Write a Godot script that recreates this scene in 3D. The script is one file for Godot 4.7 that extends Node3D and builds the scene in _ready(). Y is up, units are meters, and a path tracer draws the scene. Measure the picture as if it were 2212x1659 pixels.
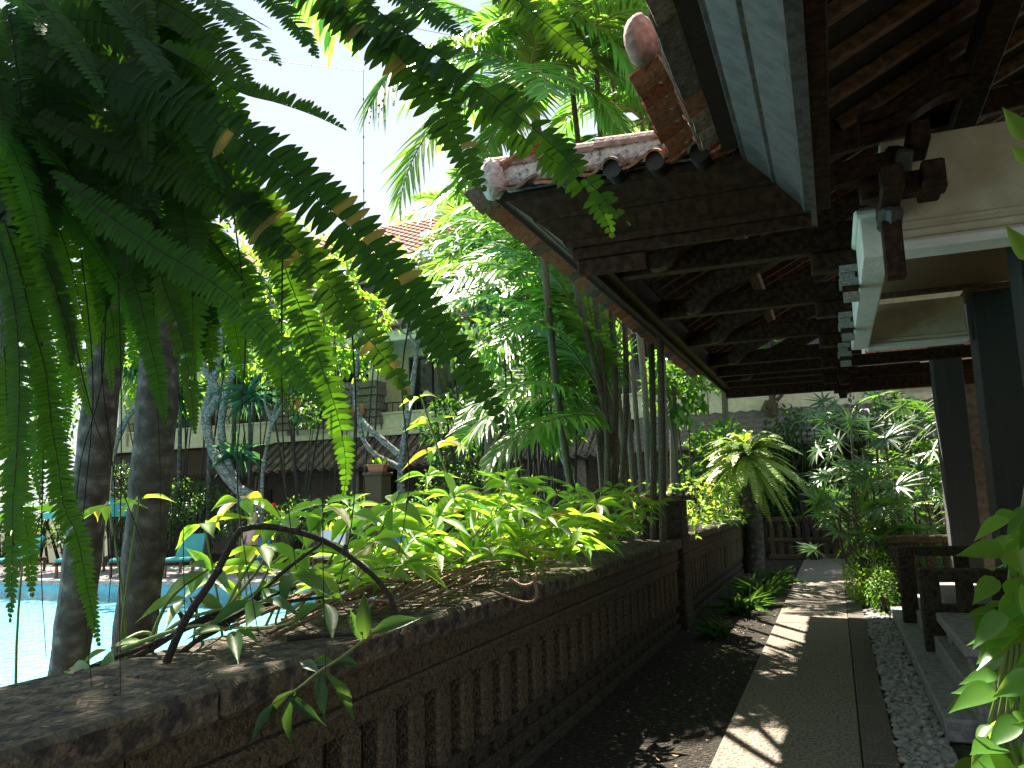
extends Node3D
# A garden walk beside a pool: stone wall, sword fern, palms, and a tiled timber pavilion.

const CAM := Vector3(0, 1.57, 0)
const VW := 2212.0
const VH := 1659.0
const FOC := 1734.9
var view := Basis()
var rng := RandomNumberGenerator.new()
var M := {}
var taken := {}
var boxes := {}
var tex := {}

# ---------------------------------------------------------------- geometry collector
class Geo:
	var v := PackedVector3Array()
	var n := PackedVector3Array()
	var ix := PackedInt32Array()
	func quad(a: Vector3, b: Vector3, c: Vector3, d: Vector3) -> void:
		var nn := (c - a).cross(b - d).normalized()
		var k := v.size()
		v.append(a); v.append(b); v.append(c); v.append(d)
		n.append(nn); n.append(nn); n.append(nn); n.append(nn)
		ix.append(k); ix.append(k + 1); ix.append(k + 2)
		ix.append(k); ix.append(k + 2); ix.append(k + 3)
	func tri(a: Vector3, b: Vector3, c: Vector3) -> void:
		var nn := (c - a).cross(b - a).normalized()
		var k := v.size()
		v.append(a); v.append(b); v.append(c)
		n.append(nn); n.append(nn); n.append(nn)
		ix.append(k); ix.append(k + 1); ix.append(k + 2)
	func tube(p: Array, r: Array, sides := 7, closed := true) -> void:
		var k := v.size()
		var m := p.size()
		var up := Vector3(0.13, 0.2, 0.97)
		var prev := Vector3.ZERO
		for i in m:
			var a: Vector3 = p[maxi(i - 1, 0)]
			var b: Vector3 = p[mini(i + 1, m - 1)]
			var t := (b - a).normalized()
			var s := prev - t * prev.dot(t) if i else up.cross(t)
			if s.length() < 0.001: s = Vector3.RIGHT.cross(t)
			s = s.normalized()
			prev = s
			var w := t.cross(s)
			var c: Vector3 = p[i]
			var rr: float = r[i]
			for j in sides:
				var an := TAU * j / sides
				var d := s * cos(an) + w * sin(an)
				v.append(c + d * rr)
				n.append(d)
		for i in m - 1:
			for j in sides:
				var j2 := (j + 1) % sides
				var q := k + i * sides
				ix.append(q + j); ix.append(q + j2); ix.append(q + sides + j)
				ix.append(q + j2); ix.append(q + sides + j2); ix.append(q + sides + j)
		if closed:
			for e in [0, m - 1]:
				var t2: Vector3 = ((p[0] - p[1]) if e == 0 else (p[m - 1] - p[m - 2])).normalized()
				var kk := v.size()
				v.append(p[e]); n.append(t2)
				for j in sides:
					v.append(v[k + e * sides + j]); n.append(t2)
				for j in sides:
					ix.append(kk); ix.append(kk + 1 + j); ix.append(kk + 1 + (j + 1) % sides)
	# a leaf blade: width follows the shape, the tip drops by `drop`, the two halves fold on the midrib
	func blade(p: Vector3, dir: Vector3, nor: Vector3, length: float, width: float, drop: Vector3, shape: PackedFloat32Array, fold := 0.0, curl := 0.0) -> void:
		var m := shape.size()
		var side := dir.cross(nor).normalized()
		var k := v.size()
		for i in m:
			var u := float(i) / (m - 1)
			var c := p + dir * (length * u) + drop * (length * u * u) + side * (curl * length * u * u)
			var w := shape[i] * width * 0.5
			var lift := nor * (fold * w)
			var nn := (nor - drop * (0.8 * u)).normalized()
			v.append(c - side * w + lift); v.append(c); v.append(c + side * w + lift)
			n.append((nn + side * fold).normalized()); n.append(nn); n.append((nn - side * fold).normalized())
		for i in m - 1:
			for j in 2:
				var q := k + i * 3 + j
				ix.append(q); ix.append(q + 1); ix.append(q + 3)
				ix.append(q + 1); ix.append(q + 4); ix.append(q + 3)
	func box(c: Vector3, s: Vector3, b := Basis()) -> void:
		var h := s * 0.5
		var q := []
		for i in 8:
			q.append(c + b * Vector3(h.x * (1 if i & 1 else -1), h.y * (1 if i & 2 else -1), h.z * (1 if i & 4 else -1)))
		quad(q[0], q[2], q[3], q[1]); quad(q[4], q[5], q[7], q[6]); quad(q[0], q[4], q[6], q[2])
		quad(q[1], q[3], q[7], q[5]); quad(q[2], q[6], q[7], q[3]); quad(q[0], q[1], q[5], q[4])
	# sweeps a closed profile (points already in space) from one end to the other
	func prism(a: Array, b: Array) -> void:
		var m := a.size()
		for i in m:
			var j := (i + 1) % m
			quad(a[i], a[j], b[j], b[i])
		for i in range(1, m - 1):
			tri(a[0], a[i + 1], a[i])
			tri(b[0], b[i], b[i + 1])
	func mesh() -> ArrayMesh:
		for i in range(0, ix.size(), 3):                 # every face is wound the way its normals point
			var a := v[ix[i]]
			if (v[ix[i + 2]] - a).cross(v[ix[i + 1]] - a).dot(n[ix[i]] + n[ix[i + 1]] + n[ix[i + 2]]) < 0.0:
				var k := ix[i + 1]
				ix[i + 1] = ix[i + 2]
				ix[i + 2] = k
		var arr := []
		arr.resize(Mesh.ARRAY_MAX)
		arr[Mesh.ARRAY_VERTEX] = v
		arr[Mesh.ARRAY_NORMAL] = n
		arr[Mesh.ARRAY_INDEX] = ix
		var am := ArrayMesh.new()
		if v.size():
			am.add_surface_from_arrays(Mesh.PRIMITIVE_TRIANGLES, arr)
		return am

const PINNA := [0.8, 1.0, 1.0, 0.95, 0.82, 0.55, 0.1]
const LANCE := [0.25, 0.85, 1.0, 0.8, 0.45, 0.02]
const OVAL := [0.08, 0.55, 0.92, 1.0, 0.85, 0.5, 0.14, 0.0]
const STRAP := [0.5, 0.9, 1.0, 0.9, 0.65, 0.3, 0.02]
const HEART := [0.35, 0.92, 1.0, 0.93, 0.74, 0.48, 0.2, 0.0]

# ---------------------------------------------------------------- scene helpers
func numbered(called: String) -> String:
	taken[called] = taken.get(called, -1) + 1
	return called if taken[called] == 0 else "%s_%03d" % [called, taken[called]]

func thing(called: String, label: String, category: String, at := Vector3.ZERO, group := "") -> Node3D:
	var o := Node3D.new()
	o.name = numbered(called)
	add_child(o)
	o.position = at
	o.set_meta("label", label)
	o.set_meta("category", category)
	if group: o.set_meta("group", group)
	return o

func whole(o: Node) -> Transform3D:
	var t := Transform3D()
	while o != null and o != self:
		t = (o as Node3D).transform * t
		o = o.get_parent()
	return t

# a mesh as a part; xf is where it stands in the world
func part(parent: Node, called: String, mesh: Mesh, mat: Material, xf := Transform3D()) -> MeshInstance3D:
	var o := MeshInstance3D.new()
	o.name = called
	o.mesh = mesh
	o.material_override = mat
	o.transform = whole(parent).affine_inverse() * xf
	parent.add_child(o, true)
	return o

func setting(called: String, mesh: Mesh, mat: Material) -> MeshInstance3D:
	var o := part(self, numbered(called), mesh, mat)
	o.set_meta("kind", "structure")
	return o

func scatter(parent: Node, called: String, mesh: Mesh, mat: Material, xfs: Array) -> MultiMeshInstance3D:
	var mm := MultiMesh.new()
	mm.transform_format = MultiMesh.TRANSFORM_3D
	mm.mesh = mesh
	mm.instance_count = xfs.size()
	var inv := whole(parent).affine_inverse()
	for i in xfs.size():
		mm.set_instance_transform(i, inv * xfs[i])
	var o := MultiMeshInstance3D.new()
	o.name = called
	o.multimesh = mm
	o.material_override = mat
	o.set_meta("kind", "stuff")
	parent.add_child(o, true)
	return o

func block(s: Vector3, c := 0.008) -> ArrayMesh:     # a box with bevelled edges, shared by size
	var key := "%.3f %.3f %.3f %.3f" % [s.x, s.y, s.z, c]
	if boxes.has(key): return boxes[key]
	var g := Geo.new()
	var h := s * 0.5
	c = minf(c, minf(h.x, minf(h.y, h.z)) * 0.6)
	var pt := func(sx, sy, sz, ax): # corner moved in along the two axes other than ax
		return Vector3(sx * (h.x - (0.0 if ax == 0 else c)), sy * (h.y - (0.0 if ax == 1 else c)), sz * (h.z - (0.0 if ax == 2 else c)))
	for sg in [-1, 1]:
		g.quad(pt.call(sg, -1, -1, 0), pt.call(sg, 1, -1, 0), pt.call(sg, 1, 1, 0), pt.call(sg, -1, 1, 0))
		g.quad(pt.call(-1, sg, -1, 1), pt.call(1, sg, -1, 1), pt.call(1, sg, 1, 1), pt.call(-1, sg, 1, 1))
		g.quad(pt.call(-1, -1, sg, 2), pt.call(1, -1, sg, 2), pt.call(1, 1, sg, 2), pt.call(-1, 1, sg, 2))
		for sh in [-1, 1]:
			g.quad(pt.call(sg, sh, -1, 0), pt.call(sg, sh, 1, 0), pt.call(sg, sh, 1, 1), pt.call(sg, sh, -1, 1))
			g.quad(pt.call(sg, -1, sh, 0), pt.call(sg, 1, sh, 0), pt.call(sg, 1, sh, 2), pt.call(sg, -1, sh, 2))
			g.quad(pt.call(-1, sg, sh, 1), pt.call(1, sg, sh, 1), pt.call(1, sg, sh, 2), pt.call(-1, sg, sh, 2))
			for si in [-1, 1]:
				g.tri(pt.call(sg, sh, si, 0), pt.call(sg, sh, si, 1), pt.call(sg, sh, si, 2))
	for i in g.n.size():                                # faces point outwards
		if g.n[i].dot(g.v[i]) < 0: g.n[i] = -g.n[i]
	boxes[key] = g.mesh()
	return boxes[key]

func at(p: Vector3, yaw := 0.0, tilt := 0.0) -> Transform3D:
	return Transform3D(Basis(Vector3.UP, yaw) * Basis(Vector3.RIGHT, tilt), p)

# a pixel of the photograph (in a frame 2212 wide) is a direction; the depth comes from what it touches
func P(x: float, y: float, d: float) -> Vector3:
	return CAM + view * Vector3((x - VW / 2) / FOC, -(y - VH / 2) / FOC, -1.0) * d

func PZ(x: float, y: float, z: float) -> Vector3:      # where that direction meets the line of planting at depth z of the garden
	var d := view * Vector3((x - VW / 2) / FOC, -(y - VH / 2) / FOC, -1.0)
	return CAM + d * (z / d.z)

func rnd(a: float, b: float) -> float:
	return rng.randf_range(a, b)

func rv() -> Vector3:
	return Vector3(rnd(-1, 1), rnd(-1, 1), rnd(-1, 1))

func curve(p: Array, m: int) -> Array:                 # Catmull-Rom through p, m points evenly along it
	var c := []
	var k := p.size()
	for i in k - 1:
		var a: Vector3 = p[maxi(i - 1, 0)]
		var b: Vector3 = p[i]
		var d: Vector3 = p[i + 1]
		var e: Vector3 = p[mini(i + 2, k - 1)]
		for j in 8:
			c.append(b.cubic_interpolate(d, a, e, j / 8.0))
	c.append(p[k - 1])
	var acc := [0.0]
	for i in range(1, c.size()): acc.append(acc[i - 1] + (c[i] - c[i - 1]).length())
	var total: float = acc[-1]
	var out := []
	var q := 0
	for i in m:
		var s := total * i / (m - 1)
		while q < c.size() - 2 and acc[q + 1] < s: q += 1
		var span: float = maxf(acc[q + 1] - acc[q], 1e-6)
		out.append(c[q].lerp(c[q + 1], clampf((s - acc[q]) / span, 0, 1)))
	return out

func fade(a: float, b: float, m: int) -> Array:
	var r := []
	for i in m: r.append(lerpf(a, b, float(i) / (m - 1)))
	return r

# ---------------------------------------------------------------- materials
func lin(r: float, g: float, b: float) -> Color:
	return Color(r, g, b).linear_to_srgb()

func noise_tex(freq: float, colors: Array, seed_ := 1, kind := FastNoiseLite.TYPE_SIMPLEX_SMOOTH, size := 512, octaves := 5) -> NoiseTexture2D:
	var f := FastNoiseLite.new()
	f.noise_type = kind
	f.frequency = freq
	f.seed = seed_
	f.fractal_octaves = octaves
	var t := NoiseTexture2D.new()
	t.width = size; t.height = size
	t.seamless = true
	t.noise = f
	var gr := Gradient.new()
	gr.offsets = PackedFloat32Array()
	var cs := PackedColorArray()
	var os := PackedFloat32Array()
	for i in colors.size():
		os.append(colors[i][0]); cs.append(colors[i][1])
	gr.offsets = os; gr.colors = cs
	t.color_ramp = gr
	return t

func rough(name_: String, colors: Array, freq: float, scale: float, roughness: float, bump_: float, seed_ := 1, bumpfreq := 0.04) -> StandardMaterial3D:
	var m := StandardMaterial3D.new()
	m.resource_name = name_
	m.albedo_texture = noise_tex(freq, colors, seed_)
	m.roughness = roughness
	m.uv1_triplanar = true
	m.uv1_world_triplanar = true
	m.uv1_scale = Vector3.ONE * scale
	if bump_ > 0:
		m.heightmap_enabled = true
		if not tex.has(bumpfreq): tex[bumpfreq] = noise_tex(bumpfreq, [[0.2, Color.BLACK], [0.8, Color.WHITE]], 7)
		m.heightmap_texture = tex[bumpfreq]
		m.heightmap_scale = bump_
	return m

func plain(name_: String, c: Color, roughness := 0.7) -> StandardMaterial3D:
	var m := StandardMaterial3D.new()
	m.resource_name = name_
	m.albedo_color = c
	m.roughness = roughness
	return m

func leafy(name_: String, c: Color, back: Color, roughness := 0.45) -> StandardMaterial3D:
	var m := plain(name_, c, roughness)
	m.backlight_enabled = true
	m.backlight = back
	m.metallic_specular = 0.35
	m.cull_mode = BaseMaterial3D.CULL_DISABLED
	return m

# several tones of one leaf
func tones(name_: String, alb: Vector3, back: Vector3, count := 4, roughness := 0.45) -> Array:
	var out := []
	for i in count:
		var k := 0.72 + 0.56 * i / maxf(count - 1, 1)
		var y := 0.85 + 0.3 * ((i * 37) % 10) / 10.0
		out.append(leafy(name_, lin(alb.x * k * y, alb.y * k, alb.z * k), lin(back.x * k * y, back.y * k, back.z * k), roughness))
	return out

func make_materials() -> void:
	M.stone = rough("mossy dark stone", [[0.2, lin(0.02, 0.016, 0.01)], [0.45, lin(0.055, 0.043, 0.026)], [0.62, lin(0.075, 0.06, 0.036)], [0.8, lin(0.05, 0.052, 0.025)], [0.95, lin(0.12, 0.1, 0.07)]], 0.02, 1.6, 0.95, 2.2, 3, 0.06)
	M.stone_pale = rough("tuff stone with lichen", [[0.2, lin(0.05, 0.036, 0.022)], [0.45, lin(0.115, 0.085, 0.048)], [0.65, lin(0.17, 0.13, 0.075)], [0.8, lin(0.09, 0.085, 0.035)], [0.93, lin(0.05, 0.04, 0.026)]], 0.025, 1.9, 0.95, 2.5, 5, 0.06)
	M.capstone = rough("weathered cap stone with lichen and soil", [[0.2, lin(0.022, 0.018, 0.013)], [0.45, lin(0.06, 0.05, 0.038)], [0.6, lin(0.14, 0.105, 0.065)], [0.75, lin(0.075, 0.07, 0.042)], [0.92, lin(0.24, 0.2, 0.14)]], 0.018, 1.1, 0.95, 1.6, 9, 0.06)
	M.path = rough("washed pebble paving", [[0.2, lin(0.1, 0.085, 0.07)], [0.5, lin(0.2, 0.17, 0.14)], [0.7, lin(0.28, 0.24, 0.2)], [0.9, lin(0.15, 0.13, 0.11)]], 0.09, 2.2, 0.85, 0.8, 11, 0.12)
	M.path.albedo_texture = noise_tex(0.05, [[0.0, lin(0.3, 0.26, 0.21)], [0.35, lin(0.22, 0.185, 0.15)], [0.6, lin(0.15, 0.125, 0.1)], [1.0, lin(0.07, 0.06, 0.048)]], 12, FastNoiseLite.TYPE_CELLULAR, 1024, 2)
	M.path.uv1_scale = Vector3.ONE * 0.75
	M.path.heightmap_texture = noise_tex(0.05, [[0.0, Color.WHITE], [1.0, Color.BLACK]], 12, FastNoiseLite.TYPE_CELLULAR, 1024, 2)
	M.path.heightmap_scale = 2.0
	M.border = rough("path border stone", [[0.25, lin(0.08, 0.067, 0.055)], [0.6, lin(0.16, 0.135, 0.11)], [0.85, lin(0.24, 0.2, 0.165)]], 0.05, 2.0, 0.9, 1.2, 13, 0.06)
	M.soil = rough("dark soil with litter", [[0.2, lin(0.013, 0.01, 0.007)], [0.5, lin(0.03, 0.023, 0.016)], [0.7, lin(0.06, 0.046, 0.03)], [0.9, lin(0.13, 0.1, 0.065)]], 0.03, 1.1, 1.0, 4.0, 15, 0.06)
	M.lawn = rough("shaded garden earth and moss", [[0.2, lin(0.02, 0.03, 0.012)], [0.55, lin(0.045, 0.06, 0.02)], [0.85, lin(0.08, 0.07, 0.035)]], 0.05, 0.9, 1.0, 4.0, 17, 0.06)
	M.deck = rough("pale pool deck", [[0.2, lin(0.22, 0.19, 0.17)], [0.6, lin(0.34, 0.31, 0.29)], [0.9, lin(0.42, 0.38, 0.35)]], 0.03, 0.8, 0.85, 0.6, 19, 0.06)
	M.pebble = rough("grey river pebble", [[0.2, lin(0.12, 0.12, 0.115)], [0.55, lin(0.24, 0.235, 0.22)], [0.9, lin(0.4, 0.39, 0.37)]], 0.012, 2.3, 0.75, 0.0, 21)
	M.concrete = rough("grey concrete", [[0.2, lin(0.16, 0.16, 0.155)], [0.6, lin(0.24, 0.235, 0.23)], [0.9, lin(0.3, 0.295, 0.285)]], 0.02, 0.9, 0.85, 0.5, 23, 0.06)
	M.andesite = rough("dark andesite column stone", [[0.2, lin(0.055, 0.06, 0.058)], [0.55, lin(0.105, 0.112, 0.108)], [0.9, lin(0.18, 0.188, 0.18)]], 0.08, 2.5, 0.9, 1.5, 25, 0.12)
	M.wood = rough("dark stained timber", [[0.2, lin(0.016, 0.008, 0.005)], [0.55, lin(0.036, 0.018, 0.01)], [0.9, lin(0.066, 0.034, 0.018)]], 0.02, 1.4, 0.55, 0.08, 27, 0.06)
	M.beam = rough("roof beam timber lightened as if lit", [[0.2, lin(0.03, 0.017, 0.011)], [0.55, lin(0.065, 0.037, 0.024)], [0.9, lin(0.11, 0.066, 0.044)]], 0.02, 1.4, 0.5, 0.08, 28, 0.06)  # lighter copy of the dark timber; light on the rafters put into the colour
	M.wood.metallic_specular = 0.25
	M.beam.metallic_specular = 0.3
	M.wood_red = rough("red brown timber", [[0.2, lin(0.06, 0.028, 0.015)], [0.55, lin(0.14, 0.065, 0.034)], [0.9, lin(0.24, 0.12, 0.062)]], 0.02, 1.4, 0.6, 0.08, 29, 0.06)
	M.fascia = rough("weathered fascia board with sky light in its grey", [[0.2, lin(0.025, 0.024, 0.024)], [0.42, lin(0.055, 0.055, 0.055)], [0.62, lin(0.075, 0.076, 0.077)], [0.75, lin(0.05, 0.043, 0.04)], [0.9, lin(0.03, 0.022, 0.018)]], 0.012, 1.1, 0.45, 0.08, 31, 0.06)  # weathered wood, made greyer to stand for sky light on the boards
	M.carved = rough("pale carved stone", [[0.2, lin(0.22, 0.22, 0.2)], [0.6, lin(0.36, 0.36, 0.33)], [0.9, lin(0.5, 0.5, 0.46)]], 0.05, 2.0, 0.85, 0.8, 33, 0.06)
	M.deckwood = rough("roof boards", [[0.2, lin(0.012, 0.008, 0.006)], [0.8, lin(0.03, 0.019, 0.013)]], 0.03, 1.3, 0.9, 0.3, 35, 0.06)
	M.cream = rough("cream plaster", [[0.2, lin(0.5, 0.43, 0.3)], [0.6, lin(0.58, 0.5, 0.36)], [0.9, lin(0.62, 0.55, 0.4)]], 0.012, 0.7, 0.85, 0.2, 37, 0.06)
	M.white = rough("white painted lintel", [[0.2, lin(0.66, 0.66, 0.6)], [0.8, lin(0.76, 0.76, 0.7)]], 0.012, 0.7, 0.7, 0.2, 39, 0.06)
	M.woven = rough("woven bamboo ceiling", [[0.2, lin(0.24, 0.13, 0.055)], [0.5, lin(0.46, 0.28, 0.13)], [0.85, lin(0.6, 0.42, 0.22)]], 0.14, 3.0, 0.8, 1.5, 41, 0.12)
	M.mortar = rough("lime mortar with black weathering", [[0.12, lin(0.1, 0.09, 0.085)], [0.26, lin(0.4, 0.36, 0.35)], [0.65, lin(0.56, 0.5, 0.48)], [0.9, lin(0.68, 0.64, 0.6)]], 0.02, 1.6, 0.95, 0.8, 43, 0.06)
	M.plug = plain("black tile end", lin(0.012, 0.012, 0.014), 0.5)
	M.ridge = rough("ridge tile clay", [[0.2, lin(0.13, 0.075, 0.06)], [0.55, lin(0.24, 0.13, 0.1)], [0.75, lin(0.3, 0.2, 0.18)], [0.95, lin(0.4, 0.34, 0.34)]], 0.02, 1.5, 0.8, 0.2, 45, 0.06)
	M.tiles = []
	for a in [[0.34, 0.11, 0.055], [0.3, 0.14, 0.075], [0.2, 0.12, 0.09], [0.23, 0.18, 0.14], [0.4, 0.17, 0.09], [0.13, 0.11, 0.095]]:
		M.tiles.append(rough("weathered clay roof tile", [[0.2, lin(a[0] * 0.35, a[1] * 0.4, a[2] * 0.45)], [0.5, lin(a[0], a[1], a[2])], [0.75, lin(a[0] * 1.15, a[1] * 1.2, a[2] * 1.25)], [0.93, lin(0.3, 0.27, 0.22)]], 0.025, 2.3, 0.9, 0.25, 47 + M.tiles.size(), 0.06))
	M.slate = []
	for a in [[0.11, 0.092, 0.09], [0.15, 0.12, 0.11], [0.22, 0.15, 0.125]]:
		M.slate.append(rough("grey brown roof tile", [[0.2, lin(a[0] * 0.6, a[1] * 0.6, a[2] * 0.6)], [0.6, lin(a[0], a[1], a[2])], [0.9, lin(a[0] * 1.4, a[1] * 1.3, a[2] * 1.25)]], 0.03, 1.2, 0.9, 0.6, 57 + M.slate.size(), 0.06))
	M.redroof = rough("red clay roof", [[0.2, lin(0.22, 0.08, 0.05)], [0.6, lin(0.34, 0.13, 0.08)], [0.9, lin(0.4, 0.18, 0.12)]], 0.03, 1.2, 0.9, 0.6, 61, 0.06)
	M.pink = rough("pink plaster", [[0.2, lin(0.5, 0.27, 0.22)], [0.8, lin(0.62, 0.36, 0.3)]], 0.02, 0.8, 0.9, 0.3, 63, 0.06)
	M.greywall = rough("grey brown plaster", [[0.2, lin(0.12, 0.095, 0.08)], [0.7, lin(0.2, 0.165, 0.14)]], 0.02, 0.8, 0.9, 0.5, 65, 0.06)
	M.bark = rough("grey palm bark", [[0.2, lin(0.028, 0.024, 0.02)], [0.5, lin(0.055, 0.049, 0.041)], [0.68, lin(0.08, 0.074, 0.064)], [0.85, lin(0.14, 0.138, 0.125)]], 0.012, 1.2, 0.95, 0.35, 67, 0.12)
	M.stem = rough("ringed palm stem", [[0.2, lin(0.05, 0.045, 0.028)], [0.55, lin(0.11, 0.1, 0.06)], [0.9, lin(0.22, 0.2, 0.15)]], 0.03, 2.4, 0.85, 1.0, 69, 0.06)
	M.shaft = rough("grey brown crownshaft", [[0.2, lin(0.12, 0.09, 0.075)], [0.6, lin(0.2, 0.16, 0.13)], [0.9, lin(0.26, 0.24, 0.17)]], 0.02, 2.0, 0.6, 0.2, 71, 0.06)
	M.frangi = rough("pale blotched frangipani bark", [[0.25, lin(0.05, 0.05, 0.042)], [0.42, lin(0.14, 0.15, 0.13)], [0.6, lin(0.26, 0.28, 0.25)], [0.85, lin(0.4, 0.41, 0.37)]], 0.014, 1.4, 0.9, 2.5, 73, 0.06)
	M.twig = rough("dry brown vine", [[0.2, lin(0.1, 0.06, 0.035)], [0.6, lin(0.24, 0.16, 0.095)], [0.9, lin(0.38, 0.28, 0.18)]], 0.05, 3.0, 0.8, 0.5, 75, 0.06)
	M.branch = rough("dark branch bark", [[0.2, lin(0.02, 0.015, 0.012)], [0.8, lin(0.06, 0.045, 0.035)]], 0.05, 3.0, 0.85, 1.0, 77, 0.06)
	M.rachis = plain("fern stalk", lin(0.014, 0.011, 0.005), 0.8)
	M.greenstalk = plain("green stalk", lin(0.12, 0.17, 0.04), 0.55)
	M.palmstalk = plain("palm leaf stalk", lin(0.14, 0.16, 0.05), 0.5)
	M.poolfloor = rough("turquoise pool tile", [[0.2, lin(0.02, 0.36, 0.5)], [0.6, lin(0.035, 0.42, 0.56)], [0.9, lin(0.09, 0.5, 0.62)]], 0.02, 0.6, 0.6, 0.0, 79)
	M.water = StandardMaterial3D.new()
	M.water.resource_name = "pool water"
	M.water.albedo_color = Color(0.55, 0.9, 0.97, 0.02)
	M.water.transparency = BaseMaterial3D.TRANSPARENCY_ALPHA
	M.water.roughness = 0.03
	M.water.uv1_triplanar = true
	M.water.uv1_world_triplanar = true
	M.water.uv1_scale = Vector3.ONE * 0.7
	M.water.heightmap_enabled = true
	M.water.heightmap_texture = noise_tex(0.012, [[0.2, Color.BLACK], [0.8, Color.WHITE]], 81, FastNoiseLite.TYPE_SIMPLEX_SMOOTH, 512, 3)
	M.water.heightmap_scale = 0.5
	M.teal = plain("teal lounger canvas", lin(0.05, 0.3, 0.28), 0.8)
	M.blue = plain("blue towel", lin(0.03, 0.2, 0.5), 0.9)
	M.towel = plain("white towel", lin(0.7, 0.72, 0.75), 0.9)
	M.teak = plain("brown lounger wood", lin(0.12, 0.06, 0.035), 0.6)
	M.glass = plain("dark window glass", lin(0.012, 0.016, 0.018), 0.08)
	M.frame = plain("brown window frame", lin(0.05, 0.035, 0.025), 0.6)
	M.rail = plain("dark balcony rail", lin(0.03, 0.03, 0.03), 0.5)
	M.pot = plain("terracotta", lin(0.35, 0.13, 0.07), 0.8)
	M.wire = plain("cable", lin(0.1, 0.1, 0.11), 0.6)
	M.skin = plain("skin", lin(0.42, 0.25, 0.18), 0.55)
	M.shorts = plain("dark cloth", lin(0.015, 0.015, 0.02), 0.9)
	M.hair = plain("dark hair", lin(0.02, 0.014, 0.01), 0.6)
	M.red = leafy("red flower", lin(0.5, 0.02, 0.02), lin(0.3, 0.01, 0.01))
	# foliage
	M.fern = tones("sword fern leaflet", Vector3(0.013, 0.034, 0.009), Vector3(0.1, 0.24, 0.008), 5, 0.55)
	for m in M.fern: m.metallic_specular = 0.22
	M.fernold = leafy("ageing fern leaflet", lin(0.16, 0.13, 0.03), lin(0.35, 0.26, 0.03))
	M.palm = tones("palm leaflet", Vector3(0.05, 0.105, 0.026), Vector3(0.27, 0.54, 0.055), 5, 0.38)
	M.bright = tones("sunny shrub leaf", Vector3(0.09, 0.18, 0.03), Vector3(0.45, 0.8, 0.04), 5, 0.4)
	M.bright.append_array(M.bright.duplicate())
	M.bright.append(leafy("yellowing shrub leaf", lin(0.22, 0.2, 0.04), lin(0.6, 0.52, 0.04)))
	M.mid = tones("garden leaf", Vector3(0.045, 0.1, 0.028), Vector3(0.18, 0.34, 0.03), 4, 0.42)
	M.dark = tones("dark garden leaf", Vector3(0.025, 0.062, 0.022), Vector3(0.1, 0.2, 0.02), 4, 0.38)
	M.vine = tones("glossy vine leaf", Vector3(0.055, 0.13, 0.026), Vector3(0.36, 0.56, 0.035), 4, 0.28)
	M.goldfern = tones("sunlit nest fern frond", Vector3(0.14, 0.2, 0.04), Vector3(0.42, 0.56, 0.06), 3, 0.45)
	M.fan = tones("fan palm segment", Vector3(0.035, 0.08, 0.022), Vector3(0.15, 0.3, 0.02), 4, 0.35)
	M.drac = tones("strap leaf", Vector3(0.03, 0.085, 0.05), Vector3(0.1, 0.24, 0.07), 3, 0.4)
	M.litter = plain("fallen dry leaf", lin(0.3, 0.22, 0.13), 0.9)

func _ready() -> void:
	rng.seed = 20240611
	view = Basis.from_euler(Vector3(deg_to_rad(8.3), deg_to_rad(21.5), deg_to_rad(-1.7)))
	var cam := Camera3D.new()
	cam.name = "camera"
	cam.position = CAM
	cam.basis = view
	cam.fov = 51.1
	cam.near = 0.05
	cam.far = 400.0
	cam.current = true
	add_child(cam)
	var sun := DirectionalLight3D.new()
	sun.name = "sun"
	add_child(sun)
	sun.look_at_from_position(Vector3.ZERO, Vector3(1.45, -3.2, 1.8))
	sun.light_color = Color(1.0, 0.955, 0.88)
	sun.light_energy = 1.6
	sun.light_angular_distance = 0.5
	sun.shadow_enabled = true
	var sm := ProceduralSkyMaterial.new()
	sm.sky_top_color = lin(0.105, 0.15, 0.215)
	sm.sky_horizon_color = lin(0.25, 0.26, 0.27)
	sm.sky_curve = 0.6
	sm.ground_bottom_color = lin(0.03, 0.028, 0.024)
	sm.ground_horizon_color = lin(0.1, 0.1, 0.09)
	var sky := Sky.new()
	sky.sky_material = sm
	var env := Environment.new()
	env.background_mode = Environment.BG_SKY
	env.sky = sky
	env.tonemap_mode = Environment.TONE_MAPPER_LINEAR
	env.tonemap_exposure = 5.0
	env.sdfgi_enabled = true
	env.ssao_enabled = true
	env.ssil_enabled = true
	var we := WorldEnvironment.new()
	we.name = "environment"
	we.environment = env
	add_child(we)

	make_materials()
	build_ground()
	build_wall()
	build_pavilion()
	build_hotel()
	build_poolside()
	build_trees()
	build_shrubs()
	build_fern()
	build_details()

# ---------------------------------------------------------------- ground, path, pool
func sheet(x0: float, x1: float, z0: float, z1: float, y: float) -> ArrayMesh:
	var g := Geo.new()
	g.quad(Vector3(x0, y, z0), Vector3(x1, y, z0), Vector3(x1, y, z1), Vector3(x0, y, z1))
	for i in g.n.size(): g.n[i] = Vector3.UP
	return g.mesh()

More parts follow.
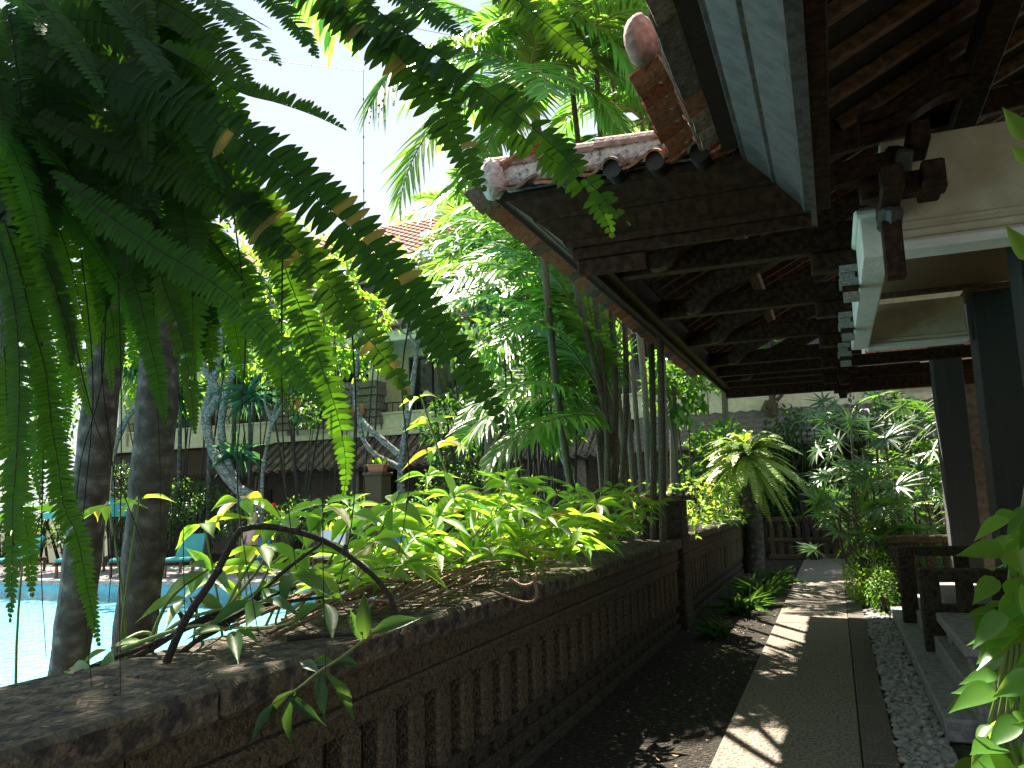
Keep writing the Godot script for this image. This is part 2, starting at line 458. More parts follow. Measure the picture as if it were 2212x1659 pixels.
func build_ground() -> void:
	# the garden ground runs round the pool basin
	var px0 := -32.0; var px1 := -5.2; var pz0 := -14.2; var pz1 := 6.0
	var g := Geo.new()
	for r in [[-150, px0, -150, 60], [px1, 150, -150, 60], [px0, px1, -150, pz0], [px0, px1, pz1, 60]]:
		g.quad(Vector3(r[0], -0.012, r[2]), Vector3(r[1], -0.012, r[2]), Vector3(r[1], -0.012, r[3]), Vector3(r[0], -0.012, r[3]))
	for i in g.n.size(): g.n[i] = Vector3.UP
	setting("ground", g.mesh(), M.lawn)
	var b := Geo.new()
	b.quad(Vector3(px0, -0.42, pz0), Vector3(px1, -0.42, pz0), Vector3(px1, -0.42, pz1), Vector3(px0, -0.42, pz1))
	b.quad(Vector3(px0, -0.42, pz0), Vector3(px1, -0.42, pz0), Vector3(px1, 0.0, pz0), Vector3(px0, 0.0, pz0))
	b.quad(Vector3(px1, -0.42, pz0), Vector3(px1, -0.42, pz1), Vector3(px1, 0.0, pz1), Vector3(px1, 0.0, pz0))
	b.quad(Vector3(px0, -0.42, pz1), Vector3(px1, -0.42, pz1), Vector3(px1, 0.0, pz1), Vector3(px0, 0.0, pz1))
	b.quad(Vector3(px0, -0.42, pz0), Vector3(px0, -0.42, pz1), Vector3(px0, 0.0, pz1), Vector3(px0, 0.0, pz0))
	setting("pool_basin", b.mesh(), M.poolfloor)
	setting("pool_water", sheet(px0 + 0.002, px1 - 0.002, pz0 + 0.002, pz1 - 0.002, -0.12), M.water)
	var dk := Geo.new()
	for r in [[px0, px1 + 0.5, -18.4, pz0], [px1, px1 + 0.5, pz0, pz1]]:
		dk.quad(Vector3(r[0], 0.02, r[2]), Vector3(r[1], 0.02, r[2]), Vector3(r[1], 0.02, r[3]), Vector3(r[0], 0.02, r[3]))
	for i in dk.n.size(): dk.n[i] = Vector3.UP
	dk.quad(Vector3(px0, 0.02, pz0), Vector3(px1, 0.02, pz0), Vector3(px1, -0.1, pz0 + 0.004), Vector3(px0, -0.1, pz0 + 0.004))
	setting("pool_deck", dk.mesh(), M.deck)
	# path of cast slabs with a border of stones
	var path := thing("garden_path", "", "")
	path.name = "path"
	path.remove_meta("label"); path.remove_meta("category")
	path.set_meta("kind", "structure")
	var z := 3.0
	while z > -20.3:
		var l := rnd(1.35, 1.65)
		part(path, "slab", block(Vector3(0.82, 0.06, l - 0.012), 0.006), M.path, at(Vector3(-0.39, -0.005 + rnd(-0.003, 0.003), z - l / 2)))
		z -= l
	z = 3.0
	while z > -20.3:
		var l := [0.34, 0.4, 0.46][rng.randi() % 3] as float
		part(path, "border_stone", block(Vector3(0.19, 0.07, l - 0.012), 0.008), M.border, at(Vector3(0.122, 0.0 + rnd(-0.004, 0.004), z - l / 2)))
		z -= l
	setting("soil_bed", sheet(-1.86, -0.8, -20.4, 3.0, 0.0), M.soil)
	# pebble strip
	var strip := setting("pebble_bed", sheet(0.22, 0.53, -12.0, 0.0, 0.0), M.soil)
	var peb := Geo.new()
	for i in 6:
		for j in 8:
			var a := []
			for c in [[0, 0], [1, 0], [1, 1], [0, 1]]:
				var th: float = PI * (i + c[0]) / 6.0
				var ph: float = TAU * (j + c[1]) / 8.0
				a.append(Vector3(sin(th) * cos(ph), cos(th) * 0.6, sin(th) * sin(ph)))
			peb.quad(a[0], a[1], a[2], a[3])
	for i in peb.n.size(): peb.n[i] = (peb.v[i] * Vector3(1, 2.5, 1)).normalized()
	var xs := []
	for i in 3400:
		var s := rnd(0.016, 0.034)
		var bb := Basis.from_euler(Vector3(rnd(-0.5, 0.5), rnd(0, TAU), rnd(-0.5, 0.5))).scaled_local(Vector3(s * rnd(1, 1.6), s * rnd(0.7, 1), s))
		var zz := -pow(rng.randf(), 0.8) * 10.0 - 1.8
		xs.append(Transform3D(bb, Vector3(rnd(0.235, 0.515), s * 0.4 + rnd(0, 0.03), zz)))
	var o := scatter(self, "pebbles", peb.mesh(), M.pebble, xs)
	o.set_meta("label", "loose grey pebbles filling the strip beside the path")
	o.set_meta("category", "pebbles")

# ---------------------------------------------------------------- the stone garden wall
func wall_run(label: String, z0: float, z1: float, top: float) -> void:
	var w := thing("garden_wall", label, "wall", Vector3(-2.05, 0, z0))
	var z := z0
	var last := -1.0
	while z > z1 + 0.05:                                 # cap stones
		var l := minf(rnd(0.62, 0.95), z - z1)
		if z - l - z1 < 0.3: l = z - z1
		var capx := rnd(-0.012, 0.012)
		part(w, "cap_stone", block(Vector3(0.66, 0.115, l - 0.01), 0.018), M.capstone, Transform3D(Basis.from_euler(Vector3(rnd(-0.006, 0.006), rnd(-0.01, 0.01), rnd(-0.012, 0.012))), Vector3(-2.08 + capx, top - 0.058, z - l / 2)))
		z -= l
	z = z0
	while z > z1 + 0.05:                                 # frieze stones under the cap
		var l := minf(rnd(0.5, 0.7), z - z1)
		if z - l - z1 < 0.25: l = z - z1
		part(w, "frieze_stone", block(Vector3(0.46, 0.13, l - 0.008), 0.012), M.stone_pale, at(Vector3(-2.05 + rnd(-0.006, 0.006), top - 0.18, z - l / 2)))
		part(w, "ledge_stone", block(Vector3(0.5, 0.04, l - 0.006), 0.01), M.stone_pale, at(Vector3(-2.05 + rnd(-0.006, 0.006), top - 0.268, z - l / 2)))
		part(w, "frieze_stone", block(Vector3(0.45, 0.07, l - 0.01), 0.01), M.stone_pale, at(Vector3(-2.05 + rnd(-0.004, 0.004), top - 0.325, z - l / 2)))
		part(w, "core", block(Vector3(0.2, top - 0.36 - 0.34, l - 0.004), 0.004), M.stone, at(Vector3(-2.02, (top - 0.36 + 0.34) / 2, z - l / 2)))
		part(w, "base_stone", block(Vector3(0.44, 0.08, l - 0.004), 0.01), M.stone, at(Vector3(-2.05, 0.03, z - l / 2)))
		part(w, "rail_stone", block(Vector3(0.42, 0.06, l - 0.004), 0.008), M.stone, at(Vector3(-2.05, 0.175, z - l / 2)))
		part(w, "rail_stone", block(Vector3(0.43, 0.06, l - 0.006), 0.01), M.stone, at(Vector3(-2.05, 0.31, z - l / 2)))
		z -= l
	var k := 0
	z = z0 - 0.06
	while z > z1 + 0.05:                                 # upright slats and the small open blocks at the foot
		part(w, "slat", block(Vector3(0.1, top - 0.36 - 0.34, [0.146, 0.136, 0.152][rng.randi() % 3]), 0.016), M.stone_pale, Transform3D(Basis.from_euler(Vector3(rnd(-0.012, 0.012), rnd(-0.05, 0.05), 0)), Vector3(-1.875 + rnd(-0.006, 0.006), (top - 0.36 + 0.34) / 2, z)))
		part(w, "foot_block", block(Vector3(0.38, 0.076, 0.16), 0.008), M.stone, at(Vector3(-2.05, 0.108, z)))
		part(w, "foot_block", block(Vector3(0.38, 0.076, 0.17), 0.008), M.stone, at(Vector3(-2.05, 0.243, z + 0.02)))
		z -= 0.265
		k += 1

func pillar(label: String, p: Vector3, s: Vector3) -> void:
	var o := thing("wall_pillar", label, "pillar", p)
	var n := int(s.y / 0.2)
	for i in n:
		part(o, "stone", block(Vector3(s.x * rnd(0.97, 1.0), s.y / n - 0.006, s.z * rnd(0.97, 1.0)), 0.015), M.stone, at(p + Vector3(0, s.y / n * (i + 0.5), 0)))
	part(o, "cap_stone", block(Vector3(s.x + 0.12, 0.08, s.z + 0.12), 0.02), M.capstone, at(p + Vector3(0, s.y + 0.04, 0)))

func slat_wall(label: String, a: Vector3, b: Vector3, h: float, mat: Material, n: int, two := true) -> void:
	var o := thing("stone_balustrade", label, "balustrade", (a + b) / 2)
	var d := (b - a)
	var l := d.length()
	var yaw := atan2(-d.z, d.x)
	var mid := (a + b) / 2
	part(o, "base_rail", block(Vector3(l, 0.12, 0.2), 0.012), mat, at(mid + Vector3(0, 0.06, 0), yaw))
	part(o, "top_rail", block(Vector3(l + 0.04, 0.11, 0.22), 0.015), mat, at(mid + Vector3(0, h - 0.055, 0), yaw))
	if two: part(o, "middle_rail", block(Vector3(l, 0.09, 0.16), 0.012), mat, at(mid + Vector3(0, h * 0.46, 0), yaw))
	for i in n:
		var c := a.lerp(b, (i + 0.5) / n)
		if two:
			part(o, "slat", block(Vector3(l / n * 0.56, h * 0.46 - 0.165, 0.11), 0.01), mat, at(c + Vector3(0, 0.12 + (h * 0.46 - 0.165) / 2, 0), yaw))
			part(o, "slat", block(Vector3(l / n * 0.56, h * 0.54 - 0.155, 0.11), 0.01), mat, at(c + Vector3(0, h - 0.11 - (h * 0.54 - 0.155) / 2, 0), yaw))
		else:
			part(o, "slat", block(Vector3(l / n * 0.5, h - 0.23, 0.12), 0.01), mat, at(c + Vector3(0, 0.12 + (h - 0.23) / 2, 0), yaw))

func build_wall() -> void:
	wall_run("long mossy slatted stone wall overgrown with bright green shrubs, between path and pool", 1.2, -9.9, 1.06)
	wall_run("shaded stretch of slatted stone wall beyond the square pillar", -10.4, -17.9, 1.1)
	pillar("square dark stone pillar between the two stretches of garden wall", Vector3(-2.0, 0, -10.15), Vector3(0.5, 1.52, 0.48))
	pillar("tall mossy stone post at the far end of the garden wall", Vector3(-1.72, 0, -18.3), Vector3(0.42, 1.6, 0.42))
	slat_wall("low slatted stone fence closing the far end of the path", Vector3(-1.6, 0, -20.7), Vector3(1.6, 0, -20.7), 1.0, M.stone_pale, 16)

# ---------------------------------------------------------------- the timber pavilion on the right
func bar(parent: Node, called: String, a: Vector3, b: Vector3, w: float, h: float, mat: Material, c := 0.006, up := Vector3.UP) -> MeshInstance3D:
	var z := (a - b).normalized()
	var x := up.cross(z).normalized()
	var y := z.cross(x)
	return part(parent, called, block(Vector3(w, h, snappedf((a - b).length(), 0.01)), c), mat, Transform3D(Basis(x, y, z), (a + b) / 2))

func plan(o: float, y: float, k: int) -> Vector3:     # the eave line in plan, moved out by o
	var c := [Vector3(-o, y, 2.5), Vector3(-o, y, -4.82 + o), Vector3(-1.45 - o, y, -4.82 + o), Vector3(-1.45 - o, y, -12.5 - o), Vector3(2.6, y, -12.5 - o)]
	return c[k]

func tile_mesh(w: float, l: float, rise: float) -> ArrayMesh:   # a curved pan tile: width along x, length along z
	var g := Geo.new()
	var top := []
	var m := 6
	for i in m + 1:
		var u := float(i) / m
		top.append(Vector3((u - 0.5) * w, rise * (cos(u * TAU) * 0.5 + 0.5 * u), 0))
	var th := Vector3(0, -0.016, 0)
	var zz := Vector3(0, 0, l / 2)
	for i in m:
		var a: Vector3 = top[i]
		var b: Vector3 = top[i + 1]
		g.quad(a - zz, b - zz, b + zz, a + zz)
		g.quad(a + th - zz, a + th + zz, b + th + zz, b + th - zz)
		g.quad(a + zz, b + zz, b + th + zz, a + th + zz)
		g.quad(a - zz, a + th - zz, b + th - zz, b - zz)
	g.quad(top[0] - zz, top[0] + zz, top[0] + th + zz, top[0] + th - zz)
	g.quad(top[m] - zz, top[m] + th - zz, top[m] + th + zz, top[m] + zz)
	return g.mesh()

func half_pipe(r: float, l: float, thick := 0.018) -> ArrayMesh:   # ridge tile: arch over z
	var g := Geo.new()
	var m := 8
	for i in m:
		var a := PI * i / m
		var b := PI * (i + 1) / m
		var pa := Vector3(cos(a), sin(a), 0)
		var pb := Vector3(cos(b), sin(b), 0)
		var q := r - thick
		var z0 := Vector3(0, 0, -l / 2)
		var z1 := Vector3(0, 0, l / 2)
		var r1 := r * 0.86
		g.quad(pa * r + z0, pb * r + z0, pb * r1 + z1, pa * r1 + z1)
		g.quad(pa * q + z0, pa * (q - r + r1) + z1, pb * (q - r + r1) + z1, pb * q + z0)
		g.quad(pa * r + z0, pa * q + z0, pb * q + z0, pb * r + z0)
		g.quad(pa * r1 + z1, pb * r1 + z1, pb * (q - r + r1) + z1, pa * (q - r + r1) + z1)
	return g.mesh()

func lump(center: Vector3, s: Vector3, seed_: int, b := Basis(), rough_ := 0.12) -> ArrayMesh:
	var g := Geo.new()
	var f := FastNoiseLite.new()
	f.seed = seed_
	f.frequency = 1.1
	var pt := func(i, j):
		var th: float = PI * i / 10.0
		var ph: float = TAU * (j % 14) / 14.0
		var d := Vector3(sin(th) * cos(ph), cos(th), sin(th) * sin(ph))
		return center + b * (d * (1.0 + rough_ * f.get_noise_3dv(d * 1.6)) * s)
	for i in 10:
		for j in 14:
			g.quad(pt.call(i, j), pt.call(i, j + 1), pt.call(i + 1, j + 1), pt.call(i + 1, j))
	for i in g.n.size():
		g.n[i] = (b * ((b.inverse() * (g.v[i] - center)) / (s * s))).normalized()
	return g.mesh()

func build_pavilion() -> void:
	var o := thing("pavilion", "dark timber pavilion with clay tile eaves, stone columns and cream lintels beside the path", "pavilion", Vector3(1.5, 0, -6))
	# --- roof planes (boards) with thickness
	var y0 := 3.47
	var E := Vector3(-1.86, y0, -4.42)
	var V := Vector3(-0.43, y0, -4.42)
	var VV := Vector3(2.6, y0 + 1.515, -7.45)
	var HH := Vector3(2.6, y0 + 2.23, -8.88)
	var rf := Geo.new()
	var rt := Geo.new()
	for poly in [[Vector3(-0.43, y0, 2.5), V, VV, Vector3(2.6, y0 + 1.515, 2.5)], [E, V, VV, HH], [E, HH, Vector3(2.6, y0 + 2.23, -12.93), Vector3(-1.86, y0, -12.93)]]:
		var up := Vector3(0, 0.035, 0)
		rf.quad(poly[0], poly[1], poly[2], poly[3])
		rt.quad(poly[0] + up, poly[1] + up, poly[2] + up, poly[3] + up)
	rf.quad(Vector3(2.6, y0 + 2.23, -12.93), Vector3(2.6, y0 + 2.23, -8.88), Vector3(5.6, y0 + 1.0, -8.88), Vector3(5.6, y0 + 1.0, -12.93))
	rf.quad(Vector3(2.6, y0 + 1.515, 2.5), Vector3(2.6, y0 + 1.515, -8.88), Vector3(5.6, y0 + 0.6, -8.88), Vector3(5.6, y0 + 0.6, 2.5))
	var roof := part(o, "roof", rf.mesh(), M.deckwood)
	part(roof, "roof_covering", rt.mesh(), M.redroof)
	# --- eave tiles, one by one
	var tm := [tile_mesh(0.25, 0.34, 0.028), tile_mesh(0.235, 0.33, 0.035), tile_mesh(0.245, 0.35, 0.022)]
	var put_tile := func(p: Vector3, out_: Vector3, row: int):
		# length runs down the slope towards out_, with every tile lying on its neighbour
		var zx := (out_ * 0.9 + Vector3(0, -0.44, 0)).normalized()
		var xx := Vector3.UP.cross(zx).normalized()
		var b := Basis(xx, zx.cross(xx), zx) * Basis.from_euler(Vector3(rnd(-0.03, 0.03), rnd(-0.05, 0.05), 0.17 + rnd(-0.06, 0.06)))
		part(roof, "tile", tm[rng.randi() % 3], M.tiles[rng.randi() % 6], Transform3D(b, p + Vector3(rnd(-0.008, 0.008), row * 0.02 + rnd(-0.006, 0.006), rnd(-0.01, 0.01))))
	for row in 2:
		var k := 0
		while k * 0.215 < 8.4:
			put_tile.call(Vector3(-1.84 + row * 0.24, 3.535 + row * 0.11, -4.5 - k * 0.215), Vector3.LEFT, row)
			k += 1
		k = 0
		while k * 0.215 < 6.2:
			put_tile.call(Vector3(-0.375 + row * 0.24, 3.535 + row * 0.11, -4.4 + k * 0.215), Vector3.LEFT, row)
			k += 1
	for k in 6:
		put_tile.call(Vector3(-1.66 + k * 0.235, 3.535, -4.5), Vector3.BACK, 0)
	# --- capped edge: mortar bed, ridge tiles, round cover tile ends with black plugs
	part(o, "mortar_bed", block(Vector3(1.4, 0.15, 0.16), 0.03), M.mortar, at(Vector3(-1.1, 3.585, -4.5)))
	part(o, "mortar_end", lump(Vector3(-1.83, 3.57, -4.43), Vector3(0.085, 0.13, 0.1), 5, Basis(), 0.35), M.mortar)
	for k in 4:
		part(o, "ridge_tile", half_pipe(0.1, 0.42), M.ridge, Transform3D(Basis(Vector3.UP, PI / 2) * Basis(Vector3.RIGHT, 0.03), Vector3(-1.68 + k * 0.36, 3.63 - k * 0.004, -4.5)))
	for k in 4:
		var px: float = [-1.33, -1.05, -0.8, -0.55][k]
		part(o, "cover_tile", half_pipe(0.074, 0.26, 0.014), M.tiles[1 + k % 2], Transform3D(Basis(Vector3.RIGHT, 0.4), Vector3(px, 3.505, -4.44)))
		var pg := Geo.new()
		pg.tube([Vector3(px, 3.475, -4.5), Vector3(px, 3.462, -4.345)], [0.057, 0.057], 14)
		part(o, "tile_plug", pg.mesh(), M.plug)
	# the capped edge that turns towards the path and ends in a round knob
	part(o, "mortar_bed", block(Vector3(0.05, 0.1, 0.9), 0.02), M.mortar, at(Vector3(-0.62, 3.57, -3.95)))
	for k in 3:
		part(o, "ridge_tile", half_pipe(0.085, 0.36), M.ridge, Transform3D(Basis(Vector3.UP, PI), Vector3(-0.64, 3.62, -4.2 + k * 0.3)))
	part(o, "ridge_knob", lump(Vector3(-0.66, 3.64, -3.42), Vector3(0.075, 0.12, 0.13), 8, Basis(Vector3.RIGHT, 0.5), 0.12), M.ridge)
	var em := tile_mesh(0.15, 0.16, 0.02)
	for k in 7:
		part(o, "edge_tile", em, M.tiles[[0, 4, 0, 1, 4, 0, 4][k]], Transform3D(Basis(Vector3.UP, -PI / 2) * Basis.from_euler(Vector3(0.5, 0, 0.16 + rnd(-0.05, 0.05))), Vector3(-0.65 + rnd(-0.01, 0.01), 3.51, -4.35 + k * 0.14)))
	bar(o, "edge_board", Vector3(-0.535, 3.53, -4.4), Vector3(-0.535, 3.53, -3.3), 0.03, 0.12, M.wood_red)
	# --- cornice boards round the eave, mitred at the corners
	var prof := [
		[Vector2(-0.03, 3.1), Vector2(0.0, 3.1), Vector2(0.0, 3.17), Vector2(-0.03, 3.17)],
		[Vector2(-0.01, 3.172), Vector2(0.03, 3.172), Vector2(0.05, 3.21), Vector2(-0.01, 3.21)],
		[Vector2(0.02, 3.212), Vector2(0.045, 3.212), Vector2(0.17, 3.32), Vector2(0.14, 3.32)],
		[Vector2(0.13, 3.322), Vector2(0.19, 3.322), Vector2(0.2, 3.345), Vector2(0.13, 3.345)],
		[Vector2(0.17, 3.347), Vector2(0.2, 3.347), Vector2(0.31, 3.43), Vector2(0.28, 3.43)],
		[Vector2(0.26, 3.432), Vector2(0.33, 3.432), Vector2(0.34, 3.465), Vector2(0.26, 3.465)]]
	for k in 4:
		for i in prof.size():
			var g := Geo.new()
			var a := []
			var b := []
			for q in prof[i]:
				a.append(plan(q.x, q.y, k)); b.append(plan(q.x, q.y, k + 1))
			g.prism(a, b)
			part(o, "cornice_board", g.mesh(), M.fascia if k == 0 else M.wood)  # one timber: grey copy for the skylit run, brown for the shaded ones
	bar(o, "lower_board", Vector3(-1.43, 3.045, -4.86), Vector3(-0.98, 3.045, -4.86), 0.03, 0.11, M.wood)
	# --- rafters
	var z := -5.0
	while z > -12.6:
		var x1: float = minf(2.4, -6.3 - z)
		if x1 > -1.2:
			bar(o, "rafter", Vector3(-1.5, y0 + 0.5 * (-1.5 + 1.86) - 0.05, z), Vector3(x1, y0 + 0.5 * (x1 + 1.86) - 0.05, z), 0.05, 0.08, M.wood_red)
		z -= 0.3
	z = 2.2
	while z > -7.0:
		var xa: float = -0.06 if z > -4.6 else -4.42 - z - 0.43 + 0.1
		if xa < 2.2:
			bar(o, "rafter", Vector3(xa, y0 + 0.5 * (xa + 0.43) - 0.05, z), Vector3(2.4, y0 + 0.5 * 2.83 - 0.05, z), 0.05, 0.08, M.wood_red)
		z -= 0.42
	for k in 12:
		var x := -1.3 + k * 0.3
		var zs: float = -4.9 if x < 0 else -4.42 - (x + 0.43) - 0.1
		var ze := -4.42 - (x + 1.86)
		if zs - ze > 0.3:
			bar(o, "rafter", Vector3(x, y0 + 0.5 * (-4.42 - zs) - 0.05, zs), Vector3(x, y0 + 0.5 * (-4.42 - ze) - 0.05, ze), 0.05, 0.08, M.wood_red)
	bar(o, "hip_rafter", Vector3(-1.45, y0 + 0.13, -4.83), Vector3(2.3, y0 + 2.0, -8.58), 0.1, 0.16, M.wood)
	bar(o, "valley_rafter", Vector3(-0.1, y0 + 0.06, -4.75), Vector3(2.4, y0 + 1.3, -7.25), 0.1, 0.16, M.wood)
	# --- purlins along the path
	bar(o, "purlin", Vector3(-0.62, 3.9, -5.8), Vector3(-0.62, 3.9, -12.4), 0.1, 0.14, M.wood_red)
	bar(o, "purlin", Vector3(0.95, 3.92, 2.2), Vector3(0.95, 3.92, -6.1), 0.14, 0.16, M.wood)
	bar(o, "wall_plate", Vector3(-1.38, 3.24, -4.9), Vector3(-1.38, 3.24, -12.4), 0.1, 0.2, M.wood)
	bar(o, "wall_plate", Vector3(0.06, 3.22, 2.2), Vector3(0.06, 3.22, -4.7), 0.09, 0.16, M.wood)
	# --- tie beams and carved principal rafters
	for zc in [-5.65, -7.15, -8.65, -10.15, -11.65]:
		bar(o, "tie_beam", Vector3(-1.36, 3.24, zc), Vector3(0.42, 3.24, zc), 0.11, 0.16, M.wood)
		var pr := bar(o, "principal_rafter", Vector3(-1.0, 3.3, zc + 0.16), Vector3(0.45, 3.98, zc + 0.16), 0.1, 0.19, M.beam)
		# the carved foot: a scroll under the end of the rafter
		var g := Geo.new()
		var low := []
		var high := []
		for i in 9:
			var u := i / 8.0
			low.append(Vector3(-1.08 + 0.42 * u, 3.15 + 0.2 * u - 0.04 * sin(u * TAU), zc + 0.16))
			high.append(Vector3(-1.08 + 0.42 * u, 3.25 + 0.2 * u, zc + 0.16))
		var hz := Vector3(0, 0, 0.052)
		for i in 8:
			g.quad(low[i] - hz, low[i + 1] - hz, low[i + 1] + hz, low[i] + hz)
			g.quad(low[i] + hz, low[i + 1] + hz, high[i + 1] + hz, high[i] + hz)
			g.quad(low[i] - hz, high[i] - hz, high[i + 1] - hz, low[i + 1] - hz)
		g.quad(low[0] - hz, low[0] + hz, high[0] + hz, high[0] - hz)
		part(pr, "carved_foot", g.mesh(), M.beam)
		# stepped bracket of beam ends against the lintel, with a pale carved block
		part(o, "bracket_post", block(Vector3(0.1, 0.5, 0.1), 0.008), M.wood, at(Vector3(0.2, 3.1, zc)))
		part(o, "bracket_beam", block(Vector3(0.3, 0.13, 0.13), 0.01), M.wood, at(Vector3(0.12, 3.09, zc)))
		var cv := Geo.new()
		for q in [[0.2, 3.02, 0.075], [0.19, 2.97, 0.06], [0.2, 2.93, 0.085], [0.195, 2.88, 0.05], [0.205, 2.84, 0.065]]:
			cv.box(Vector3(q[0], q[1], zc), Vector3(q[2] * 1.5, 0.045, q[2] * 1.9))
		part(o, "carved_block", cv.mesh(), M.carved if zc > -9 else M.wood)
	for zc in [-10.9, -12.1]:
		bar(o, "tie_beam", Vector3(-1.36, 3.2, zc), Vector3(2.4, 3.2, zc), 0.1, 0.14, M.wood)
	bar(o, "end_beam", Vector3(-1.42, 3.18, -12.46), Vector3(1.25, 3.18, -12.46), 0.12, 0.32, M.wood)
	bar(o, "end_beam", Vector3(0.1, 3.06, -12.3), Vector3(2.4, 3.06, -12.3), 0.12, 0.2, M.wood)
	# --- lintels, friezes, ceiling
	part(o, "lintel", block(Vector3(0.15, 0.3, 3.3), 0.01), M.white, at(Vector3(0.33, 3.05, -6.58)))
	part(o, "lintel_moulding", block(Vector3(0.2, 0.05, 3.36), 0.015), M.white, at(Vector3(0.33, 3.16, -6.58)))
	part(o, "frieze", block(Vector3(2.2, 0.66, 0.14), 0.008), M.cream, at(Vector3(1.5, 3.24, -4.98)))
	part(o, "frieze_moulding", block(Vector3(2.24, 0.05, 0.2), 0.014), M.cream, at(Vector3(1.49, 3.0, -4.98)))
	part(o, "frieze_moulding", block(Vector3(2.24, 0.06, 0.24), 0.02), M.white, at(Vector3(1.49, 2.93, -4.98)))
	part(o, "frieze_moulding", block(Vector3(2.22, 0.03, 0.17), 0.008), M.cream, at(Vector3(1.5, 3.06, -4.98)))
	part(o, "frieze", block(Vector3(0.84, 0.4, 0.12), 0.008), M.cream, at(Vector3(0.82, 3.12, -8.3)))
	part(o, "frieze_moulding", block(Vector3(0.86, 0.05, 0.18), 0.012), M.white, at(Vector3(0.82, 2.92, -8.3)))
	part(o, "frieze_moulding", block(Vector3(0.85, 0.03, 0.15), 0.008), M.cream, at(Vector3(0.82, 2.975, -8.3)))
	part(o, "woven_ceiling", block(Vector3(2.2, 0.03, 3.2), 0.004), M.woven, at(Vector3(1.52, 3.42, -6.62)))
	part(o, "ceiling_batten", block(Vector3(1.0, 0.05, 0.07), 0.006), M.wood_red, at(Vector3(0.9, 3.385, -8.18)))
	part(o, "ceiling_batten", block(Vector3(0.05, 0.06, 3.1), 0.006), M.wood_red, at(Vector3(1.72, 3.37, -6.6)))
	var rl := Geo.new()
	var ring := []
	for i in 17: ring.append(Vector3(0.78 + 0.09 * cos(TAU * i / 16), 3.402, -5.75 + 0.09 * sin(TAU * i / 16)))
	rl.tube(ring, fade(0.008, 0.008, 17), 6, false)
	part(o, "light_ring", rl.mesh(), M.white)
	# --- columns
	for c in [Vector3(1.47, 0, -11.7), Vector3(1.47, 0, -8.4), Vector3(1.47, 0, -6.45)]:
		part(o, "column", block(Vector3(0.34, 3.4, 0.34), 0.012), M.andesite, at(c + Vector3(0, 1.7, 0)))
		part(o, "column_collar", block(Vector3(0.42, 0.06, 0.42), 0.01), M.wood_red, at(c + Vector3(0, 3.37, 0)))
	part(o, "back_wall", block(Vector3(0.15, 3.4, 8.4), 0.006), M.cream, at(Vector3(2.3, 1.7, -8.6)))
	part(o, "side_wall", block(Vector3(0.6, 3.2, 0.12), 0.006), M.greywall, at(Vector3(1.95, 1.6, -12.4)))
	# --- platform and steps
	part(o, "platform", block(Vector3(3.0, 0.42, 7.0), 0.015), M.concrete, at(Vector3(2.45, 0.21, -9.0)))
	part(o, "step", block(Vector3(0.24, 0.28, 5.6), 0.012), M.concrete, at(Vector3(0.83, 0.14, -8.6)))
	part(o, "step", block(Vector3(0.2, 0.14, 5.4), 0.012), M.concrete, at(Vector3(0.62, 0.07, -8.6)))
	# --- the crossed black brackets on the near corner of the lintel
	var q := Vector3(0.3, 0, -4.72)
	part(o, "bracket_post", block(Vector3(0.1, 0.32, 0.1), 0.008), M.wood, at(q + Vector3(0.1, 2.86, 0.02)))
	part(o, "bracket_beam", block(Vector3(0.11, 0.13, 0.62), 0.01), M.wood, at(q + Vector3(0.1, 3.16, 0.05)))
	part(o, "bracket_beam", block(Vector3(0.42, 0.12, 0.11), 0.01), M.wood, at(q + Vector3(0.16, 3.17, 0.14)))
	part(o, "bracket_beam", block(Vector3(0.11, 0.12, 0.34), 0.01), M.wood, at(q + Vector3(0.3, 3.18, 0.12)))
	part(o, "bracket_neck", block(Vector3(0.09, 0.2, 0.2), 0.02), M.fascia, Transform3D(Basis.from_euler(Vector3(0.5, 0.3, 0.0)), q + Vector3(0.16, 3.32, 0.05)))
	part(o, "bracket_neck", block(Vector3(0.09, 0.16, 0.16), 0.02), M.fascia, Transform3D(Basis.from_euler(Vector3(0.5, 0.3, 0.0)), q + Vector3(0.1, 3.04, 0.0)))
	part(o, "bracket_beam", block(Vector3(0.1, 0.12, 0.3), 0.01), M.wood, at(q + Vector3(0.26, 3.42, 0.1)))
	for k in 2:
		var pts := []
		for i in 13:
			var u := i / 12.0
			pts.append(q + Vector3(-0.02 + 0.55 * u, 3.5 + k * 0.075 + 0.16 * u - 0.03 * sin(u * TAU), 0.12 + k * 0.01))
		var sg := Geo.new()
		for i in 12:
			var hz := Vector3(0, 0, 0.06)
			var hy := Vector3(0, 0.03, 0)
			sg.prism([pts[i] - hz - hy, pts[i] + hz - hy, pts[i] + hz + hy, pts[i] - hz + hy], [pts[i + 1] - hz - hy, pts[i + 1] + hz - hy, pts[i + 1] + hz + hy, pts[i + 1] - hz + hy])
		part(o, "scroll_beam", sg.mesh(), M.wood)
	bar(o, "tie_beam", Vector3(0.05, 3.3, -4.66), Vector3(0.5, 3.34, -4.66), 0.1, 0.12, M.wood)
	# --- stone balustrades flanking the steps
	slat_wall("dark slatted stone balustrade on the pavilion platform below the rear column", Vector3(0.62, 0, -13.0), Vector3(2.2, 0, -13.0), 0.92, M.stone_pale, 7)
	var f := thing("stone_bench_rail", "dark stone rail frame standing beside the pavilion steps", "railing", Vector3(0.9, 0, -10.0))
	part(f, "post", block(Vector3(0.16, 0.95, 0.16), 0.012), M.stone, at(Vector3(0.66, 0.475, -10.0)))
	part(f, "top_rail", block(Vector3(0.9, 0.1, 0.18), 0.012), M.stone, at(Vector3(1.2, 0.9, -10.0)))
	part(f, "post", block(Vector3(0.14, 0.8, 0.14), 0.012), M.stone, at(Vector3(1.2, 0.45, -10.0)))
